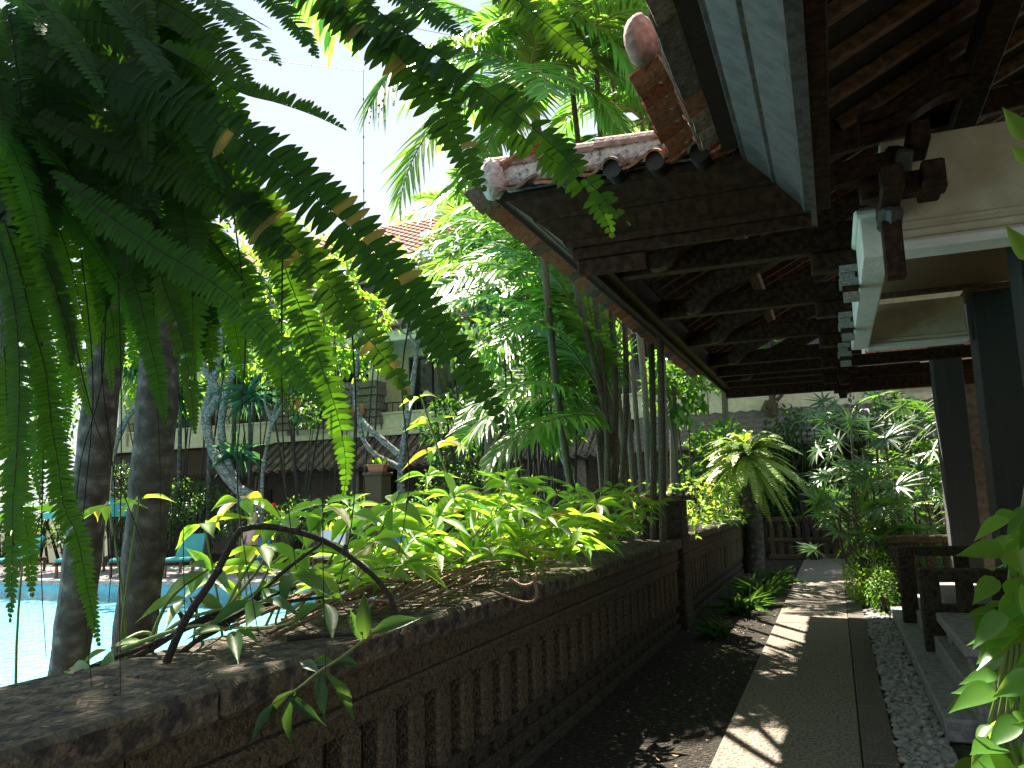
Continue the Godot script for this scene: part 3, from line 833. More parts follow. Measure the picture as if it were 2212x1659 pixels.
	var f2 := thing("stone_bench_rail", "thick dark stone rail with square openings on the pavilion steps", "railing", Vector3(1.0, 0, -8.3))
	part(f2, "post", block(Vector3(0.16, 0.86, 0.16), 0.012), M.stone, at(Vector3(0.72, 0.43, -8.3)))
	part(f2, "top_rail", block(Vector3(0.9, 0.11, 0.2), 0.012), M.stone, at(Vector3(1.24, 0.8, -8.3)))
	part(f2, "post", block(Vector3(0.13, 0.76, 0.16), 0.012), M.stone, at(Vector3(1.0, 0.4, -8.3)))
	part(f2, "post", block(Vector3(0.13, 0.76, 0.16), 0.012), M.stone, at(Vector3(1.28, 0.4, -8.3)))
	part(f2, "middle_rail", block(Vector3(0.8, 0.09, 0.14), 0.012), M.stone, at(Vector3(1.2, 0.5, -8.3)))
	var sl := thing("stone_bench", "pale grey stone bench slab in front of the pavilion rail", "bench", Vector3(0.95, 0.3, -7.3))
	part(sl, "seat", block(Vector3(0.42, 0.08, 1.7), 0.015), M.concrete, at(Vector3(0.94, 0.46, -7.25)))
	part(sl, "leg", block(Vector3(0.3, 0.14, 0.2), 0.01), M.concrete, at(Vector3(0.94, 0.35, -6.7)))
	part(sl, "leg", block(Vector3(0.3, 0.14, 0.2), 0.01), M.concrete, at(Vector3(0.94, 0.35, -7.85)))

# ---------------------------------------------------------------- the hotel across the pool
func window(parent: Node, c: Vector3, w: float, h: float, panes: int) -> void:
	var fr := part(parent, "window", block(Vector3(w, 0.08, 0.14), 0.008), M.frame, at(c + Vector3(0, h / 2, 0)))
	part(fr, "frame", block(Vector3(w, 0.08, 0.14), 0.008), M.frame, at(c - Vector3(0, h / 2, 0)))
	for i in panes + 1:
		part(fr, "mullion", block(Vector3(0.07, h, 0.12), 0.008), M.frame, at(c + Vector3((float(i) / panes - 0.5) * (w - 0.07), 0, 0)))
	for i in panes:
		part(fr, "pane", block(Vector3(w / panes - 0.07, h - 0.08, 0.02), 0.002), M.glass, at(c + Vector3(((i + 0.5) / panes - 0.5) * w, 0, -0.03)))

func tile_strip(y0: float, z0: float, y1: float, z1: float, x0: float, x1: float, rows: int, w: float) -> ArrayMesh:
	var g := Geo.new()
	var cols := int((x1 - x0) / w)
	for r in rows:
		var a := Vector3(0, lerpf(y0, y1, float(r) / rows), lerpf(z0, z1, float(r) / rows))
		var b := Vector3(0, lerpf(y0, y1, (r + 1.15) / rows), lerpf(z0, z1, (r + 1.15) / rows))
		a.y += 0.05
		for c in cols:
			var xa := x0 + c * w
			for s in 2:
				var u0 := xa + w * 0.5 * s
				var u1 := u0 + w * 0.5
				var h0 := 0.05 if s == 1 else 0.0
				var h1 := 0.0 if s == 1 else 0.05
				g.quad(Vector3(u0, a.y + h0, a.z), Vector3(u1, a.y + h1, a.z), Vector3(u1, b.y + h1, b.z), Vector3(u0, b.y + h0, b.z))
				g.quad(Vector3(u0, a.y + h0, a.z), Vector3(u0, a.y - 0.05, a.z), Vector3(u1, a.y - 0.05, a.z), Vector3(u1, a.y + h1, a.z))
	return g.mesh()

func build_hotel() -> void:
	var o := thing("hotel", "cream two storey hotel with balconies and grey tiled verandah roof across the pool", "building", Vector3(-9, 0, -23))
	part(o, "wall", block(Vector3(34, 4.1, 0.3), 0.01), M.greywall, at(Vector3(-9, 2.05, -23.6)))
	part(o, "wall", block(Vector3(34, 2.9, 0.3), 0.01), M.cream, at(Vector3(-9, 5.55, -23.9)))
	part(o, "balcony_floor", block(Vector3(34, 0.2, 1.5), 0.01), M.cream, at(Vector3(-9, 3.86, -23.0)))
	part(o, "beam", block(Vector3(34, 0.36, 1.3), 0.015), M.white, at(Vector3(-9, 7.05, -23.2)))
	part(o, "wall", block(Vector3(34, 2.6, 0.3), 0.01), M.cream, at(Vector3(-9, 8.9, -24.6)))
	for k in 9:
		var x := -24.4 + k * 3.6
		part(o, "parapet", block(Vector3(3.1, 0.5, 0.14), 0.02), M.cream, at(Vector3(x + 1.8, 4.2, -22.45)))
		part(o, "parapet_cap", block(Vector3(3.14, 0.07, 0.22), 0.015), M.cream, at(Vector3(x + 1.8, 4.48, -22.45)))
		part(o, "column", block(Vector3(0.42, 3.0, 0.4), 0.02), M.cream, at(Vector3(x, 5.4, -22.5)))
		part(o, "post", block(Vector3(0.3, 2.8, 0.3), 0.02), M.greywall, at(Vector3(x, 1.4, -21.3)))
		window(o, Vector3(x + 1.8, 5.45, -23.7), 2.5, 2.0, 3)
		window(o, Vector3(x + 1.8, 8.9, -24.4), 1.6, 1.2, 2)
		var dr := part(o, "door", block(Vector3(1.5, 2.2, 0.08), 0.01), M.frame, at(Vector3(x + 1.6, 1.12, -23.42)))
		part(dr, "pane", block(Vector3(1.2, 1.7, 0.02), 0.004), M.glass, at(Vector3(x + 1.6, 1.25, -23.37)))
		var rl := part(o, "balcony_rail", block(Vector3(3.1, 0.04, 0.05), 0.006), M.rail, at(Vector3(x + 1.8, 4.82, -22.45)))
		for i in 14:
			part(rl, "baluster", block(Vector3(0.025, 0.3, 0.025), 0.003), M.rail, at(Vector3(x + 0.4 + i * 0.21, 4.66, -22.45)))
	# verandah roof: tiles in view one by one, the rest as strips
	var roof := part(o, "verandah_roof", block(Vector3(34, 0.05, 2.1), 0.01), M.wood, Transform3D(Basis(Vector3.RIGHT, 0.61), Vector3(-9, 3.28, -21.75)))
	var tm := tile_mesh(0.33, 0.34, 0.085)
	for r in 8:
		for c in 37:
			part(roof, "tile", tm, M.slate[rng.randi() % 3], Transform3D(Basis(Vector3.RIGHT, 0.55), Vector3(-17.2 + c * 0.325 + rnd(-0.01, 0.01), 2.79 + r * 0.152, -20.98 - r * 0.222)))
	var rest := part(roof, "tiles_beyond", tile_strip(2.74, -20.85, 4.0, -22.66, -5.0, 8.0, 8, 0.33), M.slate[1])
	rest.set_meta("kind", "stuff")
	part(o, "eave_board", block(Vector3(34, 0.14, 0.04), 0.006), M.wood, at(Vector3(-9, 2.68, -20.9)))
	var r2 := part(o, "upper_roof", tile_strip(7.3, -22.3, 8.3, -24.4, -26, 8, 8, 0.36), M.slate[2])
	r2.set_meta("kind", "stuff")
	var r3 := part(o, "red_roof", tile_strip(10.1, -23.6, 13.2, -28.5, -27, 8, 16, 0.36), M.redroof)
	r3.set_meta("kind", "stuff")
	# grey stepped gate house in front of the left bays
	var gh := thing("gate_house", "grey plastered gate wall with stepped mouldings and orange carvings behind the frangipani", "gate wall", Vector3(-15.5, 0, -22.0))
	for i in 6:
		part(gh, "moulding", block(Vector3(4.2 - 0.1 * (i % 2), 0.22, 0.5 + 0.1 * (i % 3)), 0.02), M.greywall, at(Vector3(-15.4, 4.25 + i * 0.235, -22.35)))
	part(gh, "wall", block(Vector3(4.0, 4.1, 0.4), 0.02), M.greywall, at(Vector3(-15.4, 2.05, -23.0)))
	for p in [Vector3(-16.4, 4.9, -22.0), Vector3(-14.0, 4.6, -22.0)]:
		part(gh, "carving", lump(p, Vector3(0.28, 0.22, 0.1), 3, Basis(), 0.6), M.pot)
	# pink house at the right behind the fan palms
	var pk := thing("pink_house", "pink plastered house wall glimpsed behind the fan palms", "building", Vector3(3.5, 0, -25))
	part(pk, "wall", block(Vector3(5.5, 4.2, 0.3), 0.02), M.pink, at(Vector3(4.0, 2.1, -22.6)))
	part(pk, "roof", tile_strip(4.2, -22.0, 5.6, -24.2, 1.0, 7.0, 8, 0.33), M.redroof)
	part(pk, "window", block(Vector3(1.0, 1.2, 0.08), 0.01), M.frame, at(Vector3(4.4, 2.6, -22.42)))
	# statue above the far garden wall
	var s := thing("stone_statue", "small weathered stone statue standing above the bright nest fern", "statue", Vector3(-1.85, 0, -20.0))
	var sp := P(1672, 930, 21.0)
	part(s, "pedestal", block(Vector3(0.3, sp.y + 0.15, 0.3), 0.02), M.stone_pale, at(Vector3(sp.x, (sp.y + 0.15) / 2, sp.z)))
	var sg := Geo.new()
	sg.tube(curve([sp + Vector3(0.02, 0.1, 0), sp + Vector3(-0.02, 0.45, 0), sp + Vector3(0.0, 0.75, 0), sp + Vector3(0.03, 0.95, 0), sp + Vector3(-0.02, 1.1, 0), sp + Vector3(0, 1.22, 0)], 14), [0.13, 0.11, 0.12, 0.15, 0.13, 0.12, 0.17, 0.16, 0.09, 0.08, 0.13, 0.13, 0.1, 0.03], 9)
	sg.tube([sp + Vector3(-0.12, 0.78, 0.05), sp + Vector3(-0.24, 0.55, 0.12), sp + Vector3(-0.1, 0.48, 0.2)], [0.06, 0.055, 0.05], 7)
	sg.tube([sp + Vector3(0.12, 0.78, 0.05), sp + Vector3(0.26, 0.9, 0.1), sp + Vector3(0.2, 1.15, 0.12)], [0.06, 0.055, 0.05], 7)
	part(s, "figure", sg.mesh(), M.stone_pale)

# ---------------------------------------------------------------- loungers, person, pots
func capsule_field(bones: Array, cell: float, soft: float) -> ArrayMesh:   # joined tapered capsules meshed as surface nets
	var lo := Vector3.INF
	var hi := -Vector3.INF
	for b in bones:
		for i in 2:
			var e: Vector3 = Vector3.ONE * (b[2 + i] + 4 * cell)
			lo = lo.min(b[i] - e); hi = hi.max(b[i] + e)
	var d := Vector3i(((hi - lo) / cell).ceil()) + Vector3i.ONE
	var f := PackedFloat32Array()
	f.resize(d.x * d.y * d.z)
	for b in bones:
		var a: Vector3 = b[0]
		var c: Vector3 = b[1]
		var m: float = maxf(b[2], b[3]) + 3.5 * cell
		var i0 := Vector3i((a.min(c) - Vector3.ONE * m - lo) / cell).max(Vector3i.ZERO)
		var i1 := Vector3i((a.max(c) + Vector3.ONE * m - lo) / cell).min(d - Vector3i.ONE)
		var ac := c - a
		var q := maxf(ac.length_squared(), 1e-6)
		for z in range(i0.z, i1.z + 1):
			for y in range(i0.y, i1.y + 1):
				for x in range(i0.x, i1.x + 1):
					var p := lo + Vector3(x, y, z) * cell
					var t := clampf((p - a).dot(ac) / q, 0, 1)
					f[(z * d.y + y) * d.x + x] += exp(-((p - a - ac * t).length() - lerpf(b[2], b[3], t)) / soft)
	var g := Geo.new()
	var id := {}
	var sx := [1, d.x, d.x * d.y]
	for z in d.z - 1:
		for y in d.y - 1:
			for x in d.x - 1:
				var k := (z * d.y + y) * d.x + x
				var inside := 0
				for c in 8:
					if f[k + (c & 1) + (d.x if c & 2 else 0) + (sx[2] if c & 4 else 0)] > 1.0: inside += 1
				if inside == 0 or inside == 8: continue
				var s := Vector3.ZERO
				var n := 0
				for e in [[0, 1], [2, 3], [4, 5], [6, 7], [0, 2], [1, 3], [4, 6], [5, 7], [0, 4], [1, 5], [2, 6], [3, 7]]:
					var va := f[k + (e[0] & 1) + (d.x if e[0] & 2 else 0) + (sx[2] if e[0] & 4 else 0)]
					var vb := f[k + (e[1] & 1) + (d.x if e[1] & 2 else 0) + (sx[2] if e[1] & 4 else 0)]
					if (va > 1.0) != (vb > 1.0):
						va = -log(maxf(va, 1e-9)); vb = -log(maxf(vb, 1e-9))
						var t := va / (va - vb)
						s += Vector3(e[0] & 1, (e[0] >> 1) & 1, e[0] >> 2).lerp(Vector3(e[1] & 1, (e[1] >> 1) & 1, e[1] >> 2), t)
						n += 1
				id[k] = g.v.size()
				g.v.append(lo + (Vector3(x, y, z) + s / n) * cell)
				g.n.append(-Vector3(log(maxf(f[k + 1], 1e-9)) - log(maxf(f[k], 1e-9)), log(maxf(f[k + d.x], 1e-9)) - log(maxf(f[k], 1e-9)), log(maxf(f[k + sx[2]], 1e-9)) - log(maxf(f[k], 1e-9))).normalized())
	for k in id.keys():
		for ax in 3:
			var o: int = sx[ax]
			if (f[k] > 1.0) == (f[k + o] > 1.0): continue
			var u: int = sx[(ax + 1) % 3]
			var w: int = sx[(ax + 2) % 3]
			if id.has(k - u) and id.has(k - w) and id.has(k - u - w):
				var q := [id[k], id[k - u], id[k - u - w], id[k - w]]
				if f[k] > 1.0: q.reverse()
				for j in [0, 1, 2, 0, 2, 3]: g.ix.append(q[j])
	return g.mesh()

func lounger(label: String, p: Vector3, yaw: float, cloth: Material) -> Node3D:
	var o := thing("sun_lounger", label, "sun lounger", p, "sun loungers on the pool deck")
	o.rotation.y = yaw
	var b := Transform3D(Basis(Vector3.UP, yaw), p)
	for s in [-1, 1]:
		part(o, "side_rail", block(Vector3(0.05, 0.09, 1.95), 0.008), M.teak, b * at(Vector3(s * 0.31, 0.34, 0)))
		for e in [-0.85, 0.75]:
			part(o, "leg", block(Vector3(0.06, 0.34, 0.06), 0.006), M.teak, b * at(Vector3(s * 0.31, 0.17, e)))
	for i in 9:
		part(o, "slat", block(Vector3(0.56, 0.02, 0.09), 0.004), M.teak, b * at(Vector3(0, 0.375, 0.95 - i * 0.13)))
	part(o, "cushion", block(Vector3(0.6, 0.07, 1.3), 0.03), cloth, b * at(Vector3(0, 0.425, 0.33)))
	var bk := part(o, "backrest", block(Vector3(0.62, 0.07, 0.78), 0.03), cloth, b * at(Vector3(0, 0.68, -0.55), 0.0, 0.78))
	part(bk, "backrest_frame", block(Vector3(0.66, 0.04, 0.8), 0.01), M.teak, b * at(Vector3(0, 0.645, -0.575), 0.0, 0.78))
	return o

func build_poolside() -> void:
	var ll := ["teal canvas sun lounger beside the thick left palm trunk", "teal sun lounger standing behind the two palm trunks", "blue sun lounger with a person sitting on it", "sun lounger covered by a white towel by the hedge", "teal sun lounger at the far left of the pool deck"]
	lounger(ll[0], Vector3(-18.3, 0.02, -15.6), 0.55, M.teal)
	lounger(ll[1], Vector3(-16.6, 0.02, -15.7), 0.55, M.teal)
	lounger("teal sun lounger right of the mottled palm trunk, in front of the hedge", Vector3(-15.0, 0.02, -15.8), 0.55, M.teal)
	lounger(ll[2], Vector3(-13.3, 0.02, -16.3), 0.6, M.blue)
	lounger(ll[3], Vector3(-11.4, 0.02, -16.7), 0.5, M.towel)
	lounger(ll[4], Vector3(-20.6, 0.02, -15.6), 0.5, M.teal)
	# person sitting on the blue lounger, leaning on one arm
	var c := Vector3(-13.25, 0.48, -16.1)
	var fw := Vector3(0.35, 0, 0.94).normalized()
	var rt := Vector3(0.94, 0, -0.35).normalized()
	var up := Vector3.UP
	var per := thing("person", "person in dark shorts sitting on a blue lounger leaning on one arm", "person", c - Vector3(0, 0.48, 0))
	var sh := c + up * 0.56 - fw * 0.1
	var hd := sh + up * 0.3 + fw * 0.03
	var bones := [
		[c + up * 0.1, c + up * 0.3 - fw * 0.03, 0.15, 0.14], [c + up * 0.3 - fw * 0.03, sh - up * 0.06, 0.14, 0.15],
		[sh - rt * 0.15, sh + rt * 0.15, 0.075, 0.075], [sh, hd - up * 0.08, 0.06, 0.055],
		[hd - up * 0.02, hd + up * 0.06, 0.085, 0.095], [hd + fw * 0.085 - up * 0.01, hd + fw * 0.105 - up * 0.03, 0.018, 0.02],
		[hd + rt * 0.09, hd + rt * 0.1 - up * 0.03, 0.02, 0.015], [hd - rt * 0.09, hd - rt * 0.1 - up * 0.03, 0.02, 0.015]]
	for s in [-1, 1]:
		var so: Vector3 = sh + rt * 0.19 * s - up * 0.02
		var el: Vector3 = so - up * 0.28 + rt * 0.05 * s - fw * 0.06 * (1 if s > 0 else -2)
		var wr: Vector3 = (c + rt * 0.3 - fw * 0.2 + up * 0.04) if s > 0 else (c - rt * 0.1 + fw * 0.32 + up * 0.2)
		bones.append([so, el, 0.055, 0.042]); bones.append([el, wr, 0.042, 0.03])
		for k in 5:
			var sp: Vector3 = rt * (k - 2) * 0.022
			var tip: Vector3 = wr + fw * (0.1 - 0.01 * absf(k - 2)) + sp * 1.6 - up * 0.03
			if k == 0: tip = wr + fw * 0.05 - rt * 0.07 * s - up * 0.02
			bones.append([wr + sp * 0.6, tip, 0.02, 0.012])
		var hp: Vector3 = c + rt * 0.1 * s + up * 0.08
		var kn: Vector3 = hp + fw * 0.42 + up * (0.12 if s < 0 else 0.02)
		var an: Vector3 = kn + fw * 0.3 - up * (0.17 if s < 0 else 0.06)
		bones.append([hp, kn, 0.095, 0.062]); bones.append([kn, an, 0.06, 0.04]); bones.append([an, an + fw * 0.12 + up * 0.08, 0.04, 0.03])
	part(per, "body", capsule_field(bones, 0.028, 0.016), M.skin)
	var cl := []
	for s in [-1, 1]:
		var hp: Vector3 = c + rt * 0.1 * s + up * 0.08
		cl.append([hp, hp + fw * 0.26 + up * 0.02, 0.112, 0.095])
	cl.append([c + up * 0.08, c + up * 0.14, 0.165, 0.16])
	part(per, "shorts", capsule_field(cl, 0.03, 0.016), M.shorts)
	part(per, "hair", lump(hd + up * 0.055 - fw * 0.02, Vector3(0.1, 0.09, 0.11), 6), M.hair)
	for s in [-1, 1]:
		part(per, "eye", lump(hd + fw * 0.085 + rt * 0.035 * s + up * 0.025, Vector3.ONE * 0.012, 2), M.hair)
	part(per, "mouth", lump(hd + fw * 0.085 - up * 0.055, Vector3(0.025, 0.008, 0.012), 2), M.red)
	# planted pot on a pedestal, parasol edge, towel
	var pp := PZ(816, 1012, -18.5)
	var pd := thing("stone_pedestal", "square mossy stone pedestal carrying a terracotta trough", "pedestal", Vector3(pp.x, 0, pp.z))
	part(pd, "shaft", block(Vector3(0.5, pp.y - 0.18, 0.5), 0.02), M.stone_pale, at(Vector3(pp.x, (pp.y - 0.18) / 2, pp.z)))
	part(pd, "top", block(Vector3(0.6, 0.08, 0.6), 0.02), M.stone_pale, at(Vector3(pp.x, pp.y - 0.14, pp.z)))
	var pt := thing("flower_trough", "small terracotta trough with green sprouts on the stone pedestal", "flower pot", pp - Vector3(0, 0.1, 0))
	var tg := Geo.new()
	tg.prism([pp + Vector3(-0.2, -0.1, -0.1), pp + Vector3(0.2, -0.1, -0.1), pp + Vector3(0.2, -0.1, 0.1), pp + Vector3(-0.2, -0.1, 0.1)], [pp + Vector3(-0.25, 0.08, -0.13), pp + Vector3(0.25, 0.08, -0.13), pp + Vector3(0.25, 0.08, 0.13), pp + Vector3(-0.25, 0.08, 0.13)])
	part(pt, "trough", tg.mesh(), M.pot)
	part(pt, "rim", block(Vector3(0.56, 0.04, 0.32), 0.008), M.pot, at(pp + Vector3(0, 0.09, 0)))
	for i in 14:
		var lg := Geo.new()
		lg.blade(pp + Vector3(rnd(-0.2, 0.2), 0.1, rnd(-0.08, 0.08)), (up + rv() * 0.5).normalized(), (rv() + Vector3.BACK).normalized(), rnd(0.2, 0.32), 0.08, Vector3(0, -0.2, 0), PackedFloat32Array(OVAL), 0.2)
		part(pt, "leaf", lg.mesh(), M.bright[i % 5])
	var bt := thing("blue_towel", "bright blue towel hanging behind the sunlit wall shrubs", "towel", PZ(862, 1160, -17.0))
	var bp := PZ(862, 1135, -17.0)
	part(bt, "cloth", block(Vector3(0.3, 0.9, 0.05), 0.02), M.blue, at(Vector3(bp.x, bp.y - 0.1, bp.z)))
	part(bt, "stand", block(Vector3(0.06, bp.y, 0.04), 0.01), M.teak, at(Vector3(bp.x, bp.y / 2, bp.z - 0.06)))
	# teal parasol half hidden by the fern, far left
	var um := thing("parasol", "teal parasol edge showing between hanging fern fronds", "parasol", Vector3(-19.2, 0, -16.8))
	var ug := Geo.new()
	for i in 8:
		var a := TAU * i / 8
		var b := TAU * (i + 1) / 8
		ug.tri(Vector3(-19.2, 2.15, -16.8), Vector3(-19.2 + 1.3 * cos(a), 1.62, -16.8 + 1.3 * sin(a)), Vector3(-19.2 + 1.3 * cos(b), 1.62, -16.8 + 1.3 * sin(b)))
		ug.quad(Vector3(-19.2 + 1.3 * cos(a), 1.62, -16.8 + 1.3 * sin(a)), Vector3(-19.2 + 1.3 * cos(b), 1.62, -16.8 + 1.3 * sin(b)), Vector3(-19.2 + 1.3 * cos(b), 1.47, -16.8 + 1.3 * sin(b)), Vector3(-19.2 + 1.3 * cos(a), 1.47, -16.8 + 1.3 * sin(a)))
	part(um, "canopy", ug.mesh(), M.teal)
	var pg := Geo.new()
	pg.tube([Vector3(-19.2, 0.02, -16.8), Vector3(-19.2, 2.2, -16.8)], [0.03, 0.03], 8)
	part(um, "pole", pg.mesh(), M.teak)

# ---------------------------------------------------------------- plants
# a feather leaf along pts: leaflets on both sides of a stalk
func feather(pts: Array, o: Dictionary) -> Array:
	var m := 28
	var c := curve(pts, m)
	var st := Geo.new()
	st.tube(c, fade(o.rad, o.rad * 0.25, m), 5, false)
	var lf := Geo.new()
	var shape := PackedFloat32Array(o.get("shape", LANCE))
	var xs := []
	var n: int = o.n
	var bare: float = o.get("bare", 0.0)
	for i in n:
		var t: float = bare + (1.0 - bare) * (i + 0.5) / n
		var u := t * (m - 1)
		var k := mini(int(u), m - 2)
		var p: Vector3 = (c[k] as Vector3).lerp(c[k + 1], u - k)
		var T: Vector3 = (c[k + 1] - c[k]).normalized()
		var N: Vector3 = o.hint - T * T.dot(o.hint)
		N = N.normalized()
		var S := T.cross(N)
		var prof: float
		var w := (t - bare) / (1.0 - bare)
		if o.get("fern", false):
			prof = minf(1.0, 0.45 + w * 3.0) * pow(maxf(1.0 - pow(w, 5.0), 0.0), 0.7)
			if w > 0.97: prof = maxf(prof, 0.12)
		else:
			prof = (0.45 + 0.55 * sin(PI * minf(w * 0.85 + 0.15, 1.0))) * (1.0 if w < 0.85 else 1.15 - w * 0.3)
		for s in [-1, 1]:
			if rng.randf() < o.get("gap", 0.035 if o.get("fern", false) else 0.0): continue
			if s == o.get("skip", 0): continue
			var an: float = o.ang + rnd(-1, 1) * o.get("jit", 0.08) + (w * 0.35 if not o.get("fern", false) else w * 0.12)
			var d: Vector3 = (S * s * cos(an) + T * sin(an) + N * (o.get("vee", 0.0) + rnd(-1, 1) * o.get("jit", 0.08))).normalized()
			var nn: Vector3 = (N - d * N.dot(d)).normalized()
			nn = nn.rotated(d, rnd(-1, 1) * o.get("roll", 0.15))
			var L: float = o.len * prof * rnd(0.9, 1.08)
			var W: float = o.w * (0.75 + 0.25 * prof)
			if o.get("single", false):
				xs.append([Transform3D(Basis(d.cross(nn) * W * s, d * L, nn * L), p), s])
			else:
				lf.blade(p, d, nn, L, W, Vector3(0, -o.get("drop", 0.1) * rnd(0.7, 1.3), 0) + T * o.get("sweep", 0.0), shape, o.get("fold", 0.15))
	return [st.mesh(), lf.mesh(), xs]

func add_feather(parent: Node, called: String, pts: Array, o: Dictionary) -> MeshInstance3D:
	var r := feather(pts, o)
	var f := part(parent, called, r[0], o.stalk)
	if o.get("single", false):
		for x in r[2]:
			part(f, "leaflet", M.pinna[rng.randi() % 3], M.fernold if rng.randf() < 0.035 else o.leaf, x[0])
	else:
		part(f, "leaflets", r[1], o.leaf).set_meta("kind", "stuff")
	return f

# leaves for crowns, built once in their own frame: the stalk starts at the origin and leans towards -z
func make_crown_leaves() -> void:
	M.crown = []
	for e in [72, 58, 44, 30, 14, -4]:
		for v in 2:
			var a := deg_to_rad(e + (v * 8 - 4))
			var d := Vector3(rnd(-0.06, 0.06), sin(a), -cos(a))
			var sag := 0.25 + 0.35 * cos(a)
			var pts := []
			for i in 6:
				var u := i / 5.0
				pts.append(d * u + Vector3(rnd(-0.01, 0.01), -sag * u * u * 0.9, 0))
			M.crown.append(feather(pts, {"n": 40, "len": 0.33, "w": 0.03, "ang": 0.5, "hint": Vector3(rnd(-0.2, 0.2), 0.5 + cos(a), sin(a)), "drop": 0.22, "rad": 0.011, "bare": 0.12, "vee": 0.12, "roll": 0.5, "jit": 0.13, "fold": 0.12}))
	# fan leaves
	M.fans = []
	for v in 4:
		var g := Geo.new()
		var n := 9 + v
		for i in n:
			var a := deg_to_rad(lerpf(-110, 110, float(i) / (n - 1))) + rnd(-0.06, 0.06)
			var d := Vector3(sin(a), cos(a), 0.1)
			g.blade(d * 0.02, d.normalized(), Vector3(0, 0, 1).rotated(d.normalized(), rnd(-0.4, 0.4)), rnd(0.8, 1.0) * (1.0 - 0.12 * absf(a)), 0.105, Vector3(0, -0.12, -0.16) * rnd(0.4, 1.5), PackedFloat32Array(STRAP), 0.25)
		M.fans.append(g.mesh())
	M.leaf = []                                          # single leaves of unit length along +y
	for v in 3:
		var g := Geo.new()
		g.blade(Vector3.ZERO, Vector3.UP, Vector3.BACK, 1.0, 1.0, Vector3(0, 0, -0.14 - 0.13 * v), PackedFloat32Array(OVAL), 0.22, 0.06 * (v - 1))
		M.leaf.append(g.mesh())
	M.heart = []
	for v in 3:
		var g := Geo.new()
		g.blade(Vector3.ZERO, Vector3.UP, Vector3.BACK, 1.0, 1.0, Vector3(0, 0, -0.1 - 0.12 * v), PackedFloat32Array(HEART), 0.18, 0.05 * (v - 1))
		M.heart.append(g.mesh())
	M.strap = []
	for v in 2:
		var g := Geo.new()
		g.blade(Vector3.ZERO, Vector3.UP, Vector3.BACK, 1.0, 1.0, Vector3(0, 0, -0.3 - 0.3 * v), PackedFloat32Array(STRAP), 0.3)
		M.strap.append(g.mesh())
	M.pinna = []
	for v in 3:
		var g := Geo.new()
		g.blade(Vector3.ZERO, Vector3.UP, Vector3.BACK, 1.0, 1.0, Vector3(0, 0, -0.06 - 0.1 * v), PackedFloat32Array(PINNA), 0.1, 0.9 * (0.06 + 0.05 * v))
		M.pinna.append(g.mesh())

func ringed(p: Array, r0: float, r1: float, ring: float) -> ArrayMesh:
	var len_ := 0.0
	for i in p.size() - 1: len_ += (p[i + 1] - p[i]).length()
	var m := clampi(int(len_ / ring) * 3, 8, 240)
	var c := curve(p, m)
	var r := []
	for i in m:
		r.append(lerpf(r0, r1, float(i) / m) * ((1.09 if ring < 0.3 else 1.035) if i % 3 == 0 else 1.0 - 0.012 * (i % 3)))
	var g := Geo.new()
	g.tube(c, r, 9, false)
	return g.mesh()

func leaf_frame(d: Vector3, n: Vector3, L: float, W: float) -> Basis:
	d = d.normalized()
	n = (n - d * n.dot(d)).normalized()
	return Basis(d.cross(n) * W, d * L, n * L)

func crown(o: Node, top: Vector3, n: int, L: float, mats: Array, young := 0) -> void:
	var a0 := rnd(0, TAU)
	for i in n:
		var yaw := a0 + i * 2.4 + rnd(-0.2, 0.2)
		var e := clampi(int(12.0 * i / n) + young, 0, 11)
		var s := L * rnd(0.88, 1.1)
		var xf := Transform3D(Basis(Vector3.UP, yaw).scaled(Vector3.ONE * s), top + Vector3(0, rnd(-0.03, 0.08), 0))
		var r: Array = M.crown[e]
		var f := part(o, "frond", r[0], M.palmstalk, xf)
		part(f, "leaflets", r[1], mats[rng.randi() % mats.size()], xf).set_meta("kind", "stuff")

func palm(called: String, label: String, pts: Array, r0: float, r1: float, n: int, L: float, shaft := 0.5, group := "") -> Node3D:
	var o := thing(called, label, "palm tree", Vector3(pts[0].x, 0, pts[0].z), group)
	part(o, "trunk", ringed(pts, r0, r1, 0.11), M.stem)
	var top: Vector3 = pts[-1]
	var d: Vector3 = (pts[-1] - pts[-2]).normalized()
	if shaft > 0:
		var g := Geo.new()
		g.tube([top - d * 0.02, top + d * shaft * 0.15, top + d * shaft * 0.5, top + d * shaft], [r1 * 1.25, r1 * 1.7, r1 * 1.45, r1 * 0.6], 10)
		part(o, "crownshaft", g.mesh(), M.shaft)
	crown(o, top + d * shaft, n, L, M.palm)
	return o

func dress(o: Node, called: String, meshes: Array, mats: Array, xs: Array) -> void:   # shares leaves out over the tones
	var by := {}
	for i in xs.size():
		var k := (rng.randi() % meshes.size()) * mats.size() + rng.randi() % mats.size()
		if not by.has(k): by[k] = []
		by[k].append(xs[i])
	for k in by: scatter(o, called, meshes[k / mats.size()], mats[k % mats.size()], by[k])

